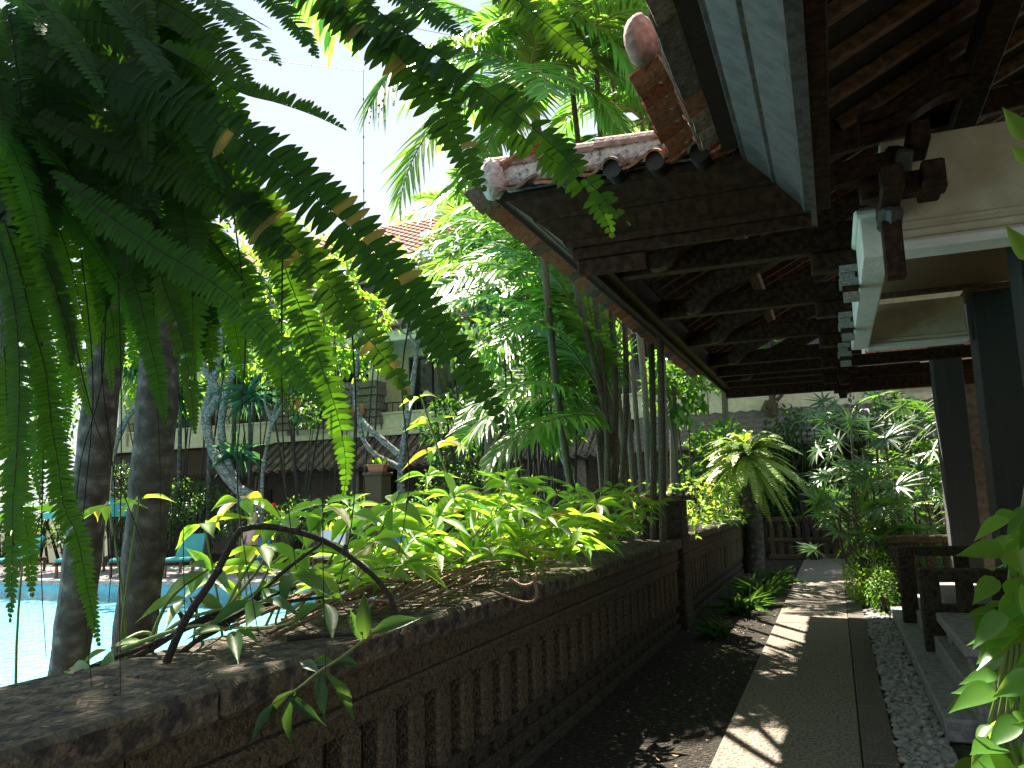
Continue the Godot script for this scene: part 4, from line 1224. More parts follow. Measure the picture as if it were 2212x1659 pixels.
func bush(called: String, label: String, category: String, c: Vector3, r: Vector3, n: int, L: float, W: float, mats: Array, stems := 7, group := "", meshes := []) -> Node3D:
	var o := thing(called, label, category, Vector3(c.x, 0, c.z), group)
	var g := Geo.new()
	var tips := []
	for i in stems:
		var d := (rv() * Vector3(1, 0.5, 1) + Vector3(0, 0.25, 0)).normalized()
		var tip := c + d * r * rnd(0.5, 0.9)
		var root := Vector3(c.x + rnd(-0.25, 0.25) * r.x, 0.0, c.z + rnd(-0.25, 0.25) * r.z)
		g.tube(curve([root, root.lerp(tip, 0.5) + Vector3(0, 0.15 * r.y, 0), tip], 8), fade(0.02 + 0.015 * r.y, 0.006, 8), 5)
		tips.append(tip)
	part(o, "stems", g.mesh(), M.branch)
	var f := FastNoiseLite.new()
	f.seed = rng.randi() % 1000
	f.frequency = 0.9
	var xs := []
	var tries := 0
	while xs.size() < n and tries < n * 8:
		tries += 1
		var q := rv()
		if q.length() > 1.0 or q.length() < 0.25: continue
		var p := c + q * r
		if f.get_noise_3dv(p * 1.3) < -0.08: continue
		if p.y < 0.03: continue
		var d := (q * 0.8 + rv() * 0.9 + Vector3(0, -0.15, 0)).normalized()
		var nn := (Vector3.UP + rv() * 0.8).normalized()
		var s := rnd(0.65, 1.15)
		xs.append(Transform3D(leaf_frame(d, nn, L * s, W * s), p))
	dress(o, "foliage", M.leaf if meshes.is_empty() else meshes, mats, xs)
	return o

# a whorl of pointed leaves on a stalk end, each leaf its own part
func whorl(o: Node, p: Vector3, axis: Vector3, n: int, L: float, W: float, mats: Array, spread := 0.9, droop := 0.25) -> void:
	var a0 := rnd(0, TAU)
	axis = axis.normalized()
	var s := axis.cross(Vector3(0.3, 0.2, 0.9)).normalized()
	for i in n:
		var a := a0 + TAU * i / n + rnd(-0.25, 0.25)
		var d := (s.rotated(axis, a) * spread + axis * rnd(0.15, 0.6) + Vector3(0, -droop, 0)).normalized()
		var k := rnd(0.7, 1.1)
		part(o, "leaf", M.leaf[rng.randi() % 3], mats[rng.randi() % mats.size()], Transform3D(leaf_frame(d, axis + rv() * 0.35, L * k, W * k), p + d * 0.015))

func rosette(o: Node, p: Vector3, axis: Vector3, n: int, L: float, mats: Array) -> void:
	var g := Geo.new()
	var a0 := rnd(0, TAU)
	var s := axis.cross(Vector3(0.3, 0.2, 0.9)).normalized()
	for i in n:
		var d := (s.rotated(axis, a0 + i * 2.4) * rnd(0.6, 1.0) + axis * rnd(0.2, 0.9)).normalized()
		g.blade(p, d, (axis + rv() * 0.4).normalized(), L * rnd(0.7, 1.1), L * 0.33, Vector3(0, -0.25, 0), PackedFloat32Array(OVAL), 0.2)
	part(o, "leaf_rosette", g.mesh(), mats[rng.randi() % mats.size()])

func limb(g: Geo, p: Vector3, d: Vector3, L: float, r: float, depth: int, tips: Array) -> void:
	var q := p + d * L
	var mid := p + d * L * 0.5 + rv() * L * 0.1
	g.tube(curve([p, mid, q], 6), fade(r, r * 0.75, 6), 7)
	if depth == 0:
		tips.append([q, d])
		return
	var a := rnd(0, TAU)
	var s := d.cross(Vector3(0.2, 0.9, 0.3)).normalized()
	var n := 2 + (1 if rng.randf() < 0.4 else 0)
	for i in n:
		var dd := (d * 0.75 + s.rotated(d, a + TAU * i / n) * 0.7 + Vector3(0, 0.3, 0)).normalized()
		limb(g, q, dd, L * rnd(0.68, 0.9), r * 0.7, depth - 1, tips)

func frangipani(label: String, limbs: Array, r: float, depth: int, L: float, mats: Array, forks := 2) -> void:
	var b: Vector3 = limbs[0][0]
	var o := thing("frangipani_tree", label, "tree", Vector3(b.x, 0, b.z), "frangipani trees by the pool")
	var tips := []
	for i in limbs.size():
		var pts: Array = limbs[i]
		if i == 0: pts.push_front(Vector3(b.x + 0.1, 0, b.z))
		var g := Geo.new()
		var m := 16
		var rr := []
		for k in m: rr.append(lerpf(r, r * 0.55, float(k) / m) * (1.0 if i == 0 else 0.75) * rnd(0.86, 1.14))
		g.tube(curve(pts, m), rr, 9)
		var d: Vector3 = (pts[-1] - pts[-2]).normalized()
		limb(g, pts[-1], d, L, r * (0.52 if i == 0 else 0.42), forks, tips)
		part(o, "trunk" if i == 0 else "limb", g.mesh(), M.frangi)
	for t in tips:
		if rng.randf() < 0.25: continue
		rosette(o, t[0], (t[1] + Vector3(0, 0.3, 0)).normalized(), 11, 0.36 if b.z < -15.0 else 0.26, mats)

func build_trees() -> void:
	make_crown_leaves()
	# two thick trunks behind the near wall
	var t1 := [P(120, 1640, 5.3), P(145, 1480, 5.3), P(180, 1200, 5.3), P(215, 900, 5.3), P(238, 690, 5.35), P(262, 480, 5.4), P(285, 200, 5.5), P(300, -150, 5.7), P(310, -420, 5.9), P(312, -640, 6.0)]
	t1[0].y = 0.0
	var t2 := [P(268, 1640, 4.9), P(285, 1440, 4.9), P(312, 1200, 4.9), P(330, 1000, 4.9), P(342, 850, 4.9), P(352, 600, 5.0), P(356, 250, 5.0), P(352, -150, 5.2), P(340, -500, 5.4), P(330, -760, 5.5)]
	t2[0].y = 0.0
	for k in 2:
		var t: Array = [t1, t2][k]
		var o := thing("palm_tree", ["thick grey leaning palm trunk rising behind the hanging fern", "thick mottled palm trunk standing close behind the wall with dark bark"][k], "palm tree", t[0], "thick palms behind the wall")
		part(o, "trunk", ringed(t, [0.125, 0.13][k], [0.09, 0.1][k], 0.42), M.bark)
		crown(o, t[-1], 12, 2.5, M.palm)
	# tall slender palms with crownshafts
	var tall := [
		["slender palm with a fat grey crownshaft above the roof ridge", P(1160, 265, 8.6), 0.45, 1.45],
		["slim ringed palm beside the fat crownshaft, leaning into the sky", P(1237, 200, 8.9), 0.42, 1.35],
		["tall slim palm whose crownshaft touches the top of the view", P(1285, 110, 9.0), 0.6, 1.45],
		["tall slim dark palm stem nearest the round roof knob", P(1312, 20, 9.9), 0.5, 1.45]]
	for a in tall:
		var g := Vector3(rnd(-2.95, -2.6), 0, rnd(-10.6, -9.6))
		palm("slender_palm", a[0], [g, g.lerp(a[1], 0.35) + Vector3(0.25, 0, 0), g.lerp(a[1], 0.7) + Vector3(0.15, 0, 0.05), a[1]], 0.04, 0.03, 8, a[3], a[2], "slender palms behind the roof")
	# leaves of the first palm that hang into the sky, laid out one by one
	var K := 0.84
	var hub := P(1150, 130, 10.6 * K)
	var sky_palm := thing("drooping_palm", "palm with long drooping leaves hanging into the white sky", "palm tree", Vector3(-2.85, 0, -9.9))
	part(sky_palm, "trunk", ringed([Vector3(-2.85, 0, -9.9), Vector3(-2.9, hub.y * 0.35, hub.z * 0.3 - 6.6), Vector3(hub.x * 0.7 - 0.87, hub.y * 0.72, hub.z * 0.75 - 2.2), hub], 0.05, 0.036, 0.1), M.stem)
	var fr := [
		[[[1040, 75, 10.3], [930, 95, 10.0], [850, 150, 9.8], [800, 230, 9.7]], 0.8, 0.6],
		[[[1090, 170, 10.0], [1010, 200, 9.7], [930, 280, 9.5], [885, 360, 9.4], [862, 440, 9.4]], 0.75, 0.25],
		[[[1080, 60, 10.8], [980, 10, 11.0], [900, 20, 11.0]], 0.7, 0.5],
		[[[1180, 60, 10.4], [1240, 40, 10.2], [1330, 90, 10.0], [1390, 190, 9.9]], 0.65, 0.4],
		[[[1130, 210, 10.2], [1060, 300, 9.9], [1010, 400, 9.7]], 0.65, 0.3],
		[[[1130, 40, 10.8], [1090, -60, 11.0], [1000, -120, 11.2]], 0.7, 0.4],
		[[[1210, 160, 10.4], [1290, 210, 10.2], [1350, 290, 10.0]], 0.6, 0.4],
		[[[1100, 250, 10.2], [1020, 360, 10.1], [920, 450, 10.0], [850, 470, 10.0]], 0.6, 0.3],
		[[[1060, 110, 10.9], [960, 150, 11.0], [870, 230, 11.0]], 0.65, 0.5]]
	for a in fr:
		var pts := [hub]
		for q in a[0]: pts.append(P(q[0], q[1], q[2] * K))
		add_feather(sky_palm, "frond", pts, {"n": 46, "len": a[1] * K, "w": 0.06 * K, "ang": 0.45, "hint": Vector3(0.1, 1, 0.35), "drop": a[2], "rad": 0.022 * K, "bare": 0.14, "vee": 0.05, "roll": 0.5, "jit": 0.12, "stalk": M.palmstalk, "leaf": M.palm[rng.randi() % 5]})
	# clumping palms: many thin stems behind the wall
	var cl := thing("clumping_palm", "clump of thin ringed palm stems with feathery crowns behind the garden wall", "palm tree", Vector3(-2.7, 0, -10.6))
	var stems := [[1312, 1030, 1245, 590, 10.4, 0.058], [1335, 1030, 1283, 640, 11.0, 0.052], [1352, 1030, 1308, 660, 11.5, 0.048], [1368, 1030, 1325, 640, 12.0, 0.052], [1385, 1030, 1345, 600, 12.6, 0.045], [1402, 1030, 1372, 640, 13.2, 0.06], [1440, 1040, 1432, 720, 14.8, 0.05], [1300, 1030, 1262, 660, 10.3, 0.04], [1325, 1030, 1270, 700, 10.8, 0.035], [1345, 1030, 1300, 700, 11.3, 0.035]]
	for s in stems:
		var b := P(s[0], s[1], s[4])
		var t := P(s[2], s[3], s[4] + 0.1)
		var up := t + (t - b).normalized() * rnd(0.4, 1.3)
		part(cl, "stem", ringed([Vector3(b.x + 0.06, 0, b.z), b, b.lerp(t, 0.5) + rv() * 0.04, t, up], s[5], s[5] * 0.8, 0.12), M.stem)
		if s[4] < 11.2: crown(cl, up, 4, 1.45, M.palm, 2)
	# its low leaves arch out to the left in front of the hotel
	var arch := [
		[[P(1290, 760, 10.3), P(1200, 600, 9.8), P(1080, 530, 9.5), P(960, 520, 9.3), P(880, 560, 9.2)], 0.55],
		[[P(1280, 720, 10.4), P(1180, 540, 10.0), P(1050, 480, 9.8), P(930, 500, 9.7)], 0.6],
		[[P(1300, 850, 10.1), P(1230, 750, 9.6), P(1150, 700, 9.3), P(1080, 720, 9.2)], 0.5],
		[[P(1290, 800, 10.2), P(1180, 690, 9.9), P(1060, 640, 9.7), P(950, 660, 9.6)], 0.5],
		[[P(1320, 900, 10.0), P(1220, 900, 9.3), P(1120, 940, 9.0), P(1050, 1010, 8.9)], 0.5],
		[[P(1310, 870, 10.0), P(1200, 830, 9.4), P(1100, 840, 9.1), P(1010, 890, 9.0)], 0.5],
		[[P(1280, 690, 10.4), P(1220, 510, 10.2), P(1130, 440, 10.1), P(1020, 440, 10.0), P(950, 480, 10.0)], 0.6],
		[[P(1330, 880, 10.2), P(1280, 700, 9.8), P(1250, 560, 9.6), P(1200, 500, 9.5)], 0.5],
		[[P(1330, 880, 10.2), P(1290, 760, 9.7), P(1240, 690, 9.4), P(1180, 660, 9.3)], 0.45],
		[[P(1270, 660, 10.6), P(1200, 470, 10.8), P(1100, 400, 10.9), P(990, 410, 11.0), P(890, 470, 11.0)], 0.6],
		[[P(1300, 820, 10.4), P(1190, 640, 10.6), P(1060, 570, 10.7), P(930, 590, 10.8), P(850, 660, 10.8)], 0.55],
		[[P(1310, 900, 10.4), P(1180, 860, 10.3), P(1080, 880, 10.2), P(1000, 960, 10.2)], 0.5],
		[[P(1290, 700, 10.8), P(1230, 450, 11.0), P(1180, 340, 11.0), P(1100, 300, 11.0)], 0.55]]
	for a in arch:
		for k in a[0].size(): a[0][k] = CAM + (a[0][k] - CAM) * 0.97
		add_feather(cl, "frond", a[0], {"n": 40, "len": a[1], "w": 0.055, "ang": 0.5, "hint": Vector3(0.15, 1, 0.2), "drop": 0.35, "rad": 0.018, "bare": 0.15, "vee": 0.1, "roll": 0.5, "jit": 0.12, "stalk": M.palmstalk, "leaf": M.palm[rng.randi() % 5]})
	for i in 20:                                         # the mass of its younger leaves, sunlit from behind
		var a := P(rnd(1240, 1380), rnd(640, 960), rnd(10.6, 11.6))
		var e := P(rnd(860, 1260), rnd(430, 980), rnd(9.6, 11.4))
		var mid := a.lerp(e, 0.5) + Vector3(0, rnd(0.35, 0.8), 0)
		add_feather(cl, "frond", [a, a.lerp(mid, 0.55) + Vector3(0, 0.15, 0), mid, mid.lerp(e, 0.55) + Vector3(0, 0.1, 0), e], {"n": 36, "len": rnd(0.5, 0.7), "w": 0.055, "ang": 0.45, "hint": Vector3(0.2, 0.9, 0.5) + rv() * 0.25, "drop": 0.3, "rad": 0.014, "bare": 0.12, "vee": 0.12, "roll": 0.22, "jit": 0.07, "stalk": M.palmstalk, "leaf": M.palm[rng.randi() % 5]})
	# palms further back, filling the sky behind the roof
	for a in [[1390, 330, 10.4, 1.6, "feather palm peeping just above the capped roof edge"], [1050, 560, 19.0, 2.4, "feather palm in front of the red hotel roof"], [1440, 560, 17.0, 2.0, "feather palm hidden behind the pavilion eave and clumping stems"], [1560, 760, 20.0, 1.8, "feather palm before the hotel beyond the end of the eave"], [1400, 120, 10.0, 1.5, "feather palm whose crown fills the gap beside the round roof knob"]]:
		var top := P(a[0], a[1], a[2])
		palm("garden_palm", a[4], [Vector3(top.x - 0.2, 0, top.z), top * Vector3(1, 0.5, 1) + Vector3(-0.05, 0, 0), top], (0.09 if a[2] > 12 else 0.045), (0.07 if a[2] > 12 else 0.035), 13, a[3], 0.4, "feather palms behind the roof")
	# frangipani trees with pale knobbly limbs
	frangipani("big twisted frangipani tree with pale blotched trunk leaning over the deck", [
		[PZ(560, 1090, -18.80), PZ(520, 1062, -18.80), PZ(478, 1010, -18.80), PZ(452, 950, -19.04), PZ(445, 880, -18.98), PZ(468, 800, -18.98), PZ(478, 730, -18.92)],
		[PZ(530, 1085, -18.92), PZ(500, 1020, -18.92), PZ(478, 930, -18.92), PZ(492, 840, -18.98), PZ(520, 760, -18.98)],
		[PZ(446, 900, -19.04), PZ(470, 850, -18.92), PZ(440, 790, -18.86), PZ(432, 720, -18.80)]], 0.19, 3, 0.9, M.bright, 3)
	frangipani("slim young frangipani tree forking in front of the grey gate wall", [
		[PZ(566, 1085, -18.60), PZ(570, 1000, -18.60), PZ(588, 915, -18.60)],
		[PZ(588, 915, -18.60), PZ(572, 865, -18.60), PZ(580, 830, -18.60)], [PZ(588, 915, -18.60), PZ(612, 870, -18.60), PZ(622, 830, -18.60)]], 0.072, 2, 0.58, M.bright, 2)
	frangipani("wide forked frangipani tree with pale limbs in front of the hotel window", [
		[PZ(868, 1085, -18.70), PZ(866, 1010, -18.70), PZ(872, 955, -18.70), PZ(884, 880, -18.70), PZ(895, 800, -18.94)],
		[PZ(866, 985, -18.70), PZ(820, 945, -18.70), PZ(780, 905, -18.94), PZ(766, 850, -18.88), PZ(772, 780, -18.88)],
		[PZ(864, 1010, -18.70), PZ(815, 985, -18.76), PZ(785, 950, -18.82), PZ(775, 900, -18.88)]], 0.125, 3, 0.66, M.bright, 3)
	frangipani("pale leaning frangipani trunk beside the clumping palm", [
		[P(1260, 1080, 12.0), P(1215, 985, 12.0), P(1190, 900, 12.0), P(1150, 850, 12.0)]], 0.07, 2, 0.45, M.mid, 2)
	frangipani("frangipani tree in flower at the end of the pool, left of the loungers", [
		[PZ(245, 1090, -19.2), PZ(240, 1000, -19.2), PZ(265, 920, -19.2), PZ(300, 870, -19.2)],
		[PZ(240, 1000, -19.2), PZ(200, 940, -19.2), PZ(180, 860, -19.2)]], 0.16, 3, 0.95, M.bright, 3)
	# strap leaved dracaenas
	for a in [[508, 700, 17.5, 70, 0.9, "tall dracaena head rising above the twisted frangipani trunk"], [540, 860, 17.0, 60, 0.85, "dracaena with drooping leaves in front of the grey gate wall"], [455, 760, 18.0, 60, 0.9, "dracaena whose narrow leaves mingle with pale frangipani branches"], [515, 985, 16.0, 40, 0.7, "low dracaena on a short stem at the foot of the frangipani"], [390, 850, 18.5, 60, 0.9, "dracaena half hidden by the hanging fern tips and palm trunk"], [300, 800, 19.0, 60, 0.9, "dracaena seen between the two thick palm trunks"]]:
		var p := PZ(a[0], a[1], -19.0 - 0.2 * (a[2] - 16.0))
		var o := thing("dracaena", a[5], "plant", Vector3(p.x, 0, p.z), "dracaenas by the hotel")
		var g := Geo.new()
		g.tube(curve([Vector3(p.x + 0.1, 0, p.z), p * Vector3(1, 0.5, 1) + Vector3(0.05, 0, 0), p], 10), fade(0.09, 0.05, 10), 8)
		part(o, "trunk", g.mesh(), M.bark)
		for i in a[3]:
			var d := (rv() * Vector3(1, 0.9, 1) + Vector3(0, 0.25, 0)).normalized()
			part(o, "leaf", M.strap[i % 2], M.drac[i % 3], Transform3D(leaf_frame(d, Vector3.UP + rv() * 0.3, a[4] * 1.35 * rnd(0.7, 1.1), 0.075), p + rv() * 0.16))
	# unseen tree added behind the camera to keep sky light off the fern
	bush("added_shade_tree", "unseen broad leaved tree added to shade the fern and near garden wall", "tree", Vector3(-3.4, 5.6, 2.6), Vector3(3.0, 1.4, 2.6), 2600, 0.34, 0.16, M.dark, 9)
	# broad leaved tree between the hotel and the clumping palm
	for a in [[1130, 740, 10.5, 0.75, 0.85, 450, "leafy tree with hanging oval leaves in front of the clumping stems"], [1200, 860, 10.2, 0.55, 0.7, 500, "lower leafy bush with oval leaves at the foot of the clumping palm"]]:
		bush("mango_tree", a[6], "tree", P(a[0], a[1], a[2]), Vector3(a[3], a[4], a[3]), a[5], 0.16, 0.055, M.mid, 9, "leafy trees beside the clumping palm")

func build_shrubs() -> void:
	# background masses between the hotel and the pool
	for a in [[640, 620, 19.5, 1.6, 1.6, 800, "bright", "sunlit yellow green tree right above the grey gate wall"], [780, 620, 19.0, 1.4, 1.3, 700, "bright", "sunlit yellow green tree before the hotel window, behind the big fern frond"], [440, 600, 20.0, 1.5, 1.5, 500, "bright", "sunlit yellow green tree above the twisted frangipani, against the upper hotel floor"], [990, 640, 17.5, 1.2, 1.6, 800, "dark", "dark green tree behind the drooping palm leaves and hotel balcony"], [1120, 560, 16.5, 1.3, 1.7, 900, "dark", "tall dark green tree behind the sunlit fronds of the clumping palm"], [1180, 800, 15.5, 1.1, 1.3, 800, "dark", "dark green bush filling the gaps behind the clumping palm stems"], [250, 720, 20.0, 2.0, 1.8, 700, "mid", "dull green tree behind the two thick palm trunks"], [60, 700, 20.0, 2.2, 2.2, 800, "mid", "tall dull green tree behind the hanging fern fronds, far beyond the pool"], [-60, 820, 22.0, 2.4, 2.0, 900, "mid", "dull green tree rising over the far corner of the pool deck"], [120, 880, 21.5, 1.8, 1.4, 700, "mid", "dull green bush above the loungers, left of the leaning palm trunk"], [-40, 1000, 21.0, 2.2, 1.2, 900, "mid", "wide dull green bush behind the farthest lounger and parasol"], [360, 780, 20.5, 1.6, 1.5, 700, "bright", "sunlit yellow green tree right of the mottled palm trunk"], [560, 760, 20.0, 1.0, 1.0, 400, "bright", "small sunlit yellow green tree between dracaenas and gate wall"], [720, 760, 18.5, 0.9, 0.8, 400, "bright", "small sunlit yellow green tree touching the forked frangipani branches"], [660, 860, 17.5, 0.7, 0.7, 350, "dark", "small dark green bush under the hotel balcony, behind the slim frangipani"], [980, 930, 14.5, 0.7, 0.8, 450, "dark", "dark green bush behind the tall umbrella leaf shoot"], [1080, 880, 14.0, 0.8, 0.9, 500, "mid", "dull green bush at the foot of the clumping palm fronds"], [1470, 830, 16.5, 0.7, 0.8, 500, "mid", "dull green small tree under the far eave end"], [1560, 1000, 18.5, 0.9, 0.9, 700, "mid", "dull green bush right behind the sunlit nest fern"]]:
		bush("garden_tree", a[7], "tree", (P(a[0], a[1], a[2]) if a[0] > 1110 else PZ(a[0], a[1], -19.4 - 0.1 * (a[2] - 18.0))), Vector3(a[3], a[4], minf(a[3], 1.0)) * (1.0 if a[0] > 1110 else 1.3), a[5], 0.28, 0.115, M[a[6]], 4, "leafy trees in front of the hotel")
	for a in [[250, 1050, 18.6, 1.0, 0.6, 700, "small leaved shrub behind the thick leaning palm trunk"], [380, 1080, 18.6, 1.0, 0.55, 700, "small leaved shrub right of the mottled palm trunk"], [60, 1060, 18.6, 1.4, 0.8, 800, "wide small leaved shrub behind the teal parasol and loungers"], [650, 1120, 18.4, 0.9, 0.5, 900, "low small leaved hedge plant between the two ginger clumps"], [760, 1115, 18.2, 0.9, 0.5, 900, "low small leaved hedge plant in front of the stone pedestal"], [880, 1110, 18.0, 0.9, 0.5, 900, "low small leaved hedge plant behind the wide forked frangipani"], [980, 1070, 16.5, 0.9, 0.7, 900, "bushy small leaved shrub behind the tall umbrella leaf shoot"], [1080, 1060, 15.0, 0.9, 0.7, 800, "bushy small leaved shrub left of the leaning frangipani trunk"], [540, 1130, 18.6, 0.8, 0.5, 700, "low small leaved hedge plant at the foot of the twisted frangipani"]]:
		bush("clipped_shrub", a[6], "shrub", PZ(a[0], a[1], -18.9), Vector3(a[3], a[4], 0.5) * 1.25, a[5], 0.1, 0.053, M.mid, 6, "shrubs along the pool deck")
	for a in [[10, 1120, 20.0, 1.6, 1.0, "dark bush behind the farthest lounger"], [150, 1120, 19.8, 1.1, 0.9, "dark bush behind the lounger left of the leaning palm trunk"], [280, 1120, 19.6, 1.1, 0.9, "dark bush between the two thick palm trunks, behind the loungers"], [420, 1110, 19.4, 1.1, 0.9, "dark bush behind the lounger right of the mottled palm trunk"], [-130, 1080, 21.0, 2.0, 1.4, "big dark bush at the far corner of the pool deck"]]:
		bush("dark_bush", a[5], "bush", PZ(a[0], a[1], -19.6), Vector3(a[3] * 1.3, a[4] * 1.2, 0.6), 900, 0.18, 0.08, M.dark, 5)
	# dark thickets closing the far end of the path
	for a in [[Vector3(0.9, 1.3, -19.7), Vector3(0.7, 1.3, 0.5), 700, "dark thicket beside the far end of the path, right of the fence slats"], [Vector3(2.0, 1.5, -19.4), Vector3(0.9, 1.5, 0.6), 900, "dense dark thicket between the fan palms and the pink house"], [Vector3(-1.0, 1.55, -21.5), Vector3(1.1, 1.0, 0.45), 900, "dark hedge rising behind the low slatted fence"], [Vector3(-3.2, 1.4, -19.6), Vector3(1.0, 1.2, 0.7), 800, "dark bush behind the end of the garden wall"], [Vector3(-0.6, 3.0, -20.2), Vector3(0.9, 0.7, 0.4), 600, "leafy treetop hiding the verandah roof beyond the path"], [Vector3(0.9, 3.2, -20.0), Vector3(0.8, 0.8, 0.4), 600, "leafy treetop above the dark thicket right of the fence"]]:
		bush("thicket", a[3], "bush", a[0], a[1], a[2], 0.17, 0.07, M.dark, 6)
	# low plants and litter in the soil bed
	var soil := []
	for i in 520:
		soil.append(Transform3D(Basis(Vector3.UP, rnd(0, TAU)) * Basis(Vector3.RIGHT, PI / 2 + rnd(-0.3, 0.3)) * Basis.from_scale(Vector3(0.022, 0.05, 0.03) * rnd(0.3, 1.1)), Vector3(-0.8 - pow(rng.randf(), 0.7) * 0.9, 0.012 + rnd(0, 0.01), rnd(-3.5, -19.5))))
	var sl := scatter(self, "soil_litter", M.leaf[1], M.litter, soil)
	sl.set_meta("label", "dry leaf litter on the dark soil bed below the wall")
	sl.set_meta("category", "leaf litter")
	# broad leaved plants, one with a red flower
	for a in [[598, 1075, 17.2, 9, 0.8, "broad leaved ginger plant with a red flower by the pool deck"], [690, 1080, 16.6, 8, 0.8, "broad leaved ginger plant next to the slim forked frangipani"], [830, 1090, 16.0, 9, 0.7, "broad leaved ginger plant in front of the stone pedestal"], [920, 1080, 15.2, 9, 0.8, "broad leaved ginger plant right of the wide forked frangipani"], [720, 1100, 17.0, 8, 0.7, "small broad leaved ginger plant behind another ginger plant"]]:
		var p := PZ(a[0], a[1], -18.6)
		p.y = 0.0
		var first: bool = a[0] == 598
		var o := thing("ginger_plant", a[5], "plant", p, "" if first else "ginger plants by the pool deck")
		for i in a[3]:
			var d := (Vector3(rnd(-1, 1), rnd(1.0, 2.2), rnd(-1, 1))).normalized()
			var q := p + d * rnd(0.7, 1.3)
			var g := Geo.new()
			g.tube([p, q], [0.02, 0.01], 5)
			var st := part(o, "stalk", g.mesh(), M.greenstalk)
			part(st, "leaf", M.leaf[i % 3], M.bright[i % 5], Transform3D(leaf_frame(d + rv() * 0.3, rv() + Vector3.BACK, a[4] * rnd(0.7, 1), 0.24), q))
		if first:
			var q := p + Vector3(0.05, 1.55, 0.2)
			var g := Geo.new()
			for i in 7: g.blade(q, (Vector3.UP + rv() * 0.5).normalized(), Vector3.BACK, 0.2, 0.09, Vector3(0, -0.1, 0), PackedFloat32Array(OVAL), 0.3)
			part(o, "flower", g.mesh(), M.red)
			var sg := Geo.new()
			sg.tube([p, q], [0.015, 0.012], 5)
			part(o, "flower_stalk", sg.mesh(), M.greenstalk)
	# the bright shrubs growing over the wall
	var spots := [
		["tall shoot of yellow green umbrella leaves rising above the wall", [[[1000, 1250, 5.2], [985, 1060, 5.3], [940, 950, 5.3], [910, 900, 5.3], [895, 850, 5.3]]], 0],
		["dense sunlit umbrella leaved shrub spilling over the middle of the wall", [], 1],
		["sunlit shrub with long pointed leaves near the arching dark branch", [], 2],
		["bright shrub thicket over the wall below the clumping palm", [], 3]]
	# the tall shoot
	var o := thing("umbrella_shrub", spots[0][0], "shrub", P(1000, 1300, 5.2) * Vector3(1, 0, 1))
	var c := curve([P(1010, 1330, 5.2) * Vector3(1, 0, 1), P(1000, 1200, 5.2), P(985, 1085, 5.25), P(945, 965, 5.3), P(925, 905, 5.3), P(908, 850, 5.3)], 20)
	var sg := Geo.new()
	sg.tube(c, fade(0.018, 0.006, 20), 6)
	part(o, "stem", sg.mesh(), M.greenstalk)
	for a in [[908, 858, 4, 0.17], [930, 915, 5, 0.22], [945, 970, 5, 0.24], [985, 1085, 6, 0.24], [1000, 1150, 6, 0.22]]:
		whorl(o, P(a[0], a[1], 5.28), Vector3(-0.3, 1, 0.3), a[2], a[3], a[3] * 0.34, M.bright)
	# thickets: whorls on many stalks standing behind and on the wall
	for t in [[1, -3.9, -6.6, 46, 0.66, 0.24], [2, -2.9, -4.2, 18, 0.42, 0.23], [3, -6.2, -9.6, 46, 0.7, 0.22], [3, -4.6, -7.2, 36, 0.52, 0.24]]:
		var zc: float = (t[1] + t[2]) / 2
		o = thing("umbrella_shrub", ["", spots[1][0], spots[2][0], spots[3][0]][t[0]] if taken.get("umbrella_shrub", 0) < 3 else "leafy shrub in the heart of the green thicket covering the wall top", "shrub", Vector3(-2.75, 0, zc))
		for i in t[3]:
			var z := rnd(t[2], t[1])
			var x := -2.75 + pow(rng.randf(), 0.8) * 0.98
			var p := Vector3(x, 1.16 + pow(rng.randf(), 1.1) * t[4] * (1.15 - 0.55 * (x + 2.75)), z)
			var root := Vector3(-2.62 + rnd(-0.2, 0.1), 0, z + rnd(-0.4, 0.4))
			var g := Geo.new()
			g.tube(curve([root, Vector3(root.x * 0.6 + x * 0.4, 1.1, lerpf(root.z, z, 0.6)), p], 9), fade(0.012, 0.004, 9), 5)
			part(o, "stem", g.mesh(), M.greenstalk if i % 3 else M.twig)
			whorl(o, p, Vector3(rnd(-0.2, 0.6), 1, rnd(-0.2, 0.6)), 5 + i % 3, t[5] * rnd(0.75, 1.15), t[5] * 0.27, M.bright)
	# leaves hanging over the shaded stretch of wall, beyond the pillar
	o = thing("creeping_shrub", "bright small leaved creeper covering the wall beyond the square pillar", "shrub", Vector3(-2.2, 0, -12.5))
	var xs := []
	for i in 900:
		var p := Vector3(rnd(-2.7, -1.66), 1.05 + pow(rng.randf(), 1.6) * 0.75, rnd(-10.6, -17.4))
		xs.append(Transform3D(leaf_frame(rv() + Vector3(0.3, 0, 0.2), Vector3.UP + rv() * 0.5, rnd(0.07, 0.14), 0.05), p))
	dress(o, "foliage", M.leaf, M.bright, xs)
	var cg := Geo.new()
	for i in 16:
		var z := rnd(-10.8, -16.3)
		cg.tube(curve([Vector3(-2.4, 0, z), Vector3(-2.35, 1.1, z + 0.1), Vector3(rnd(-2.3, -1.8), rnd(1.2, 1.6), z + rnd(-0.3, 0.3))], 7), fade(0.012, 0.004, 7), 5)
	part(o, "stems", cg.mesh(), M.twig)
	# dry vines lying on the wall cap
	o = thing("dry_vines", "tangle of dry brown vine stems lying along the wall cap", "vine", Vector3(-2.1, 1.06, -4))
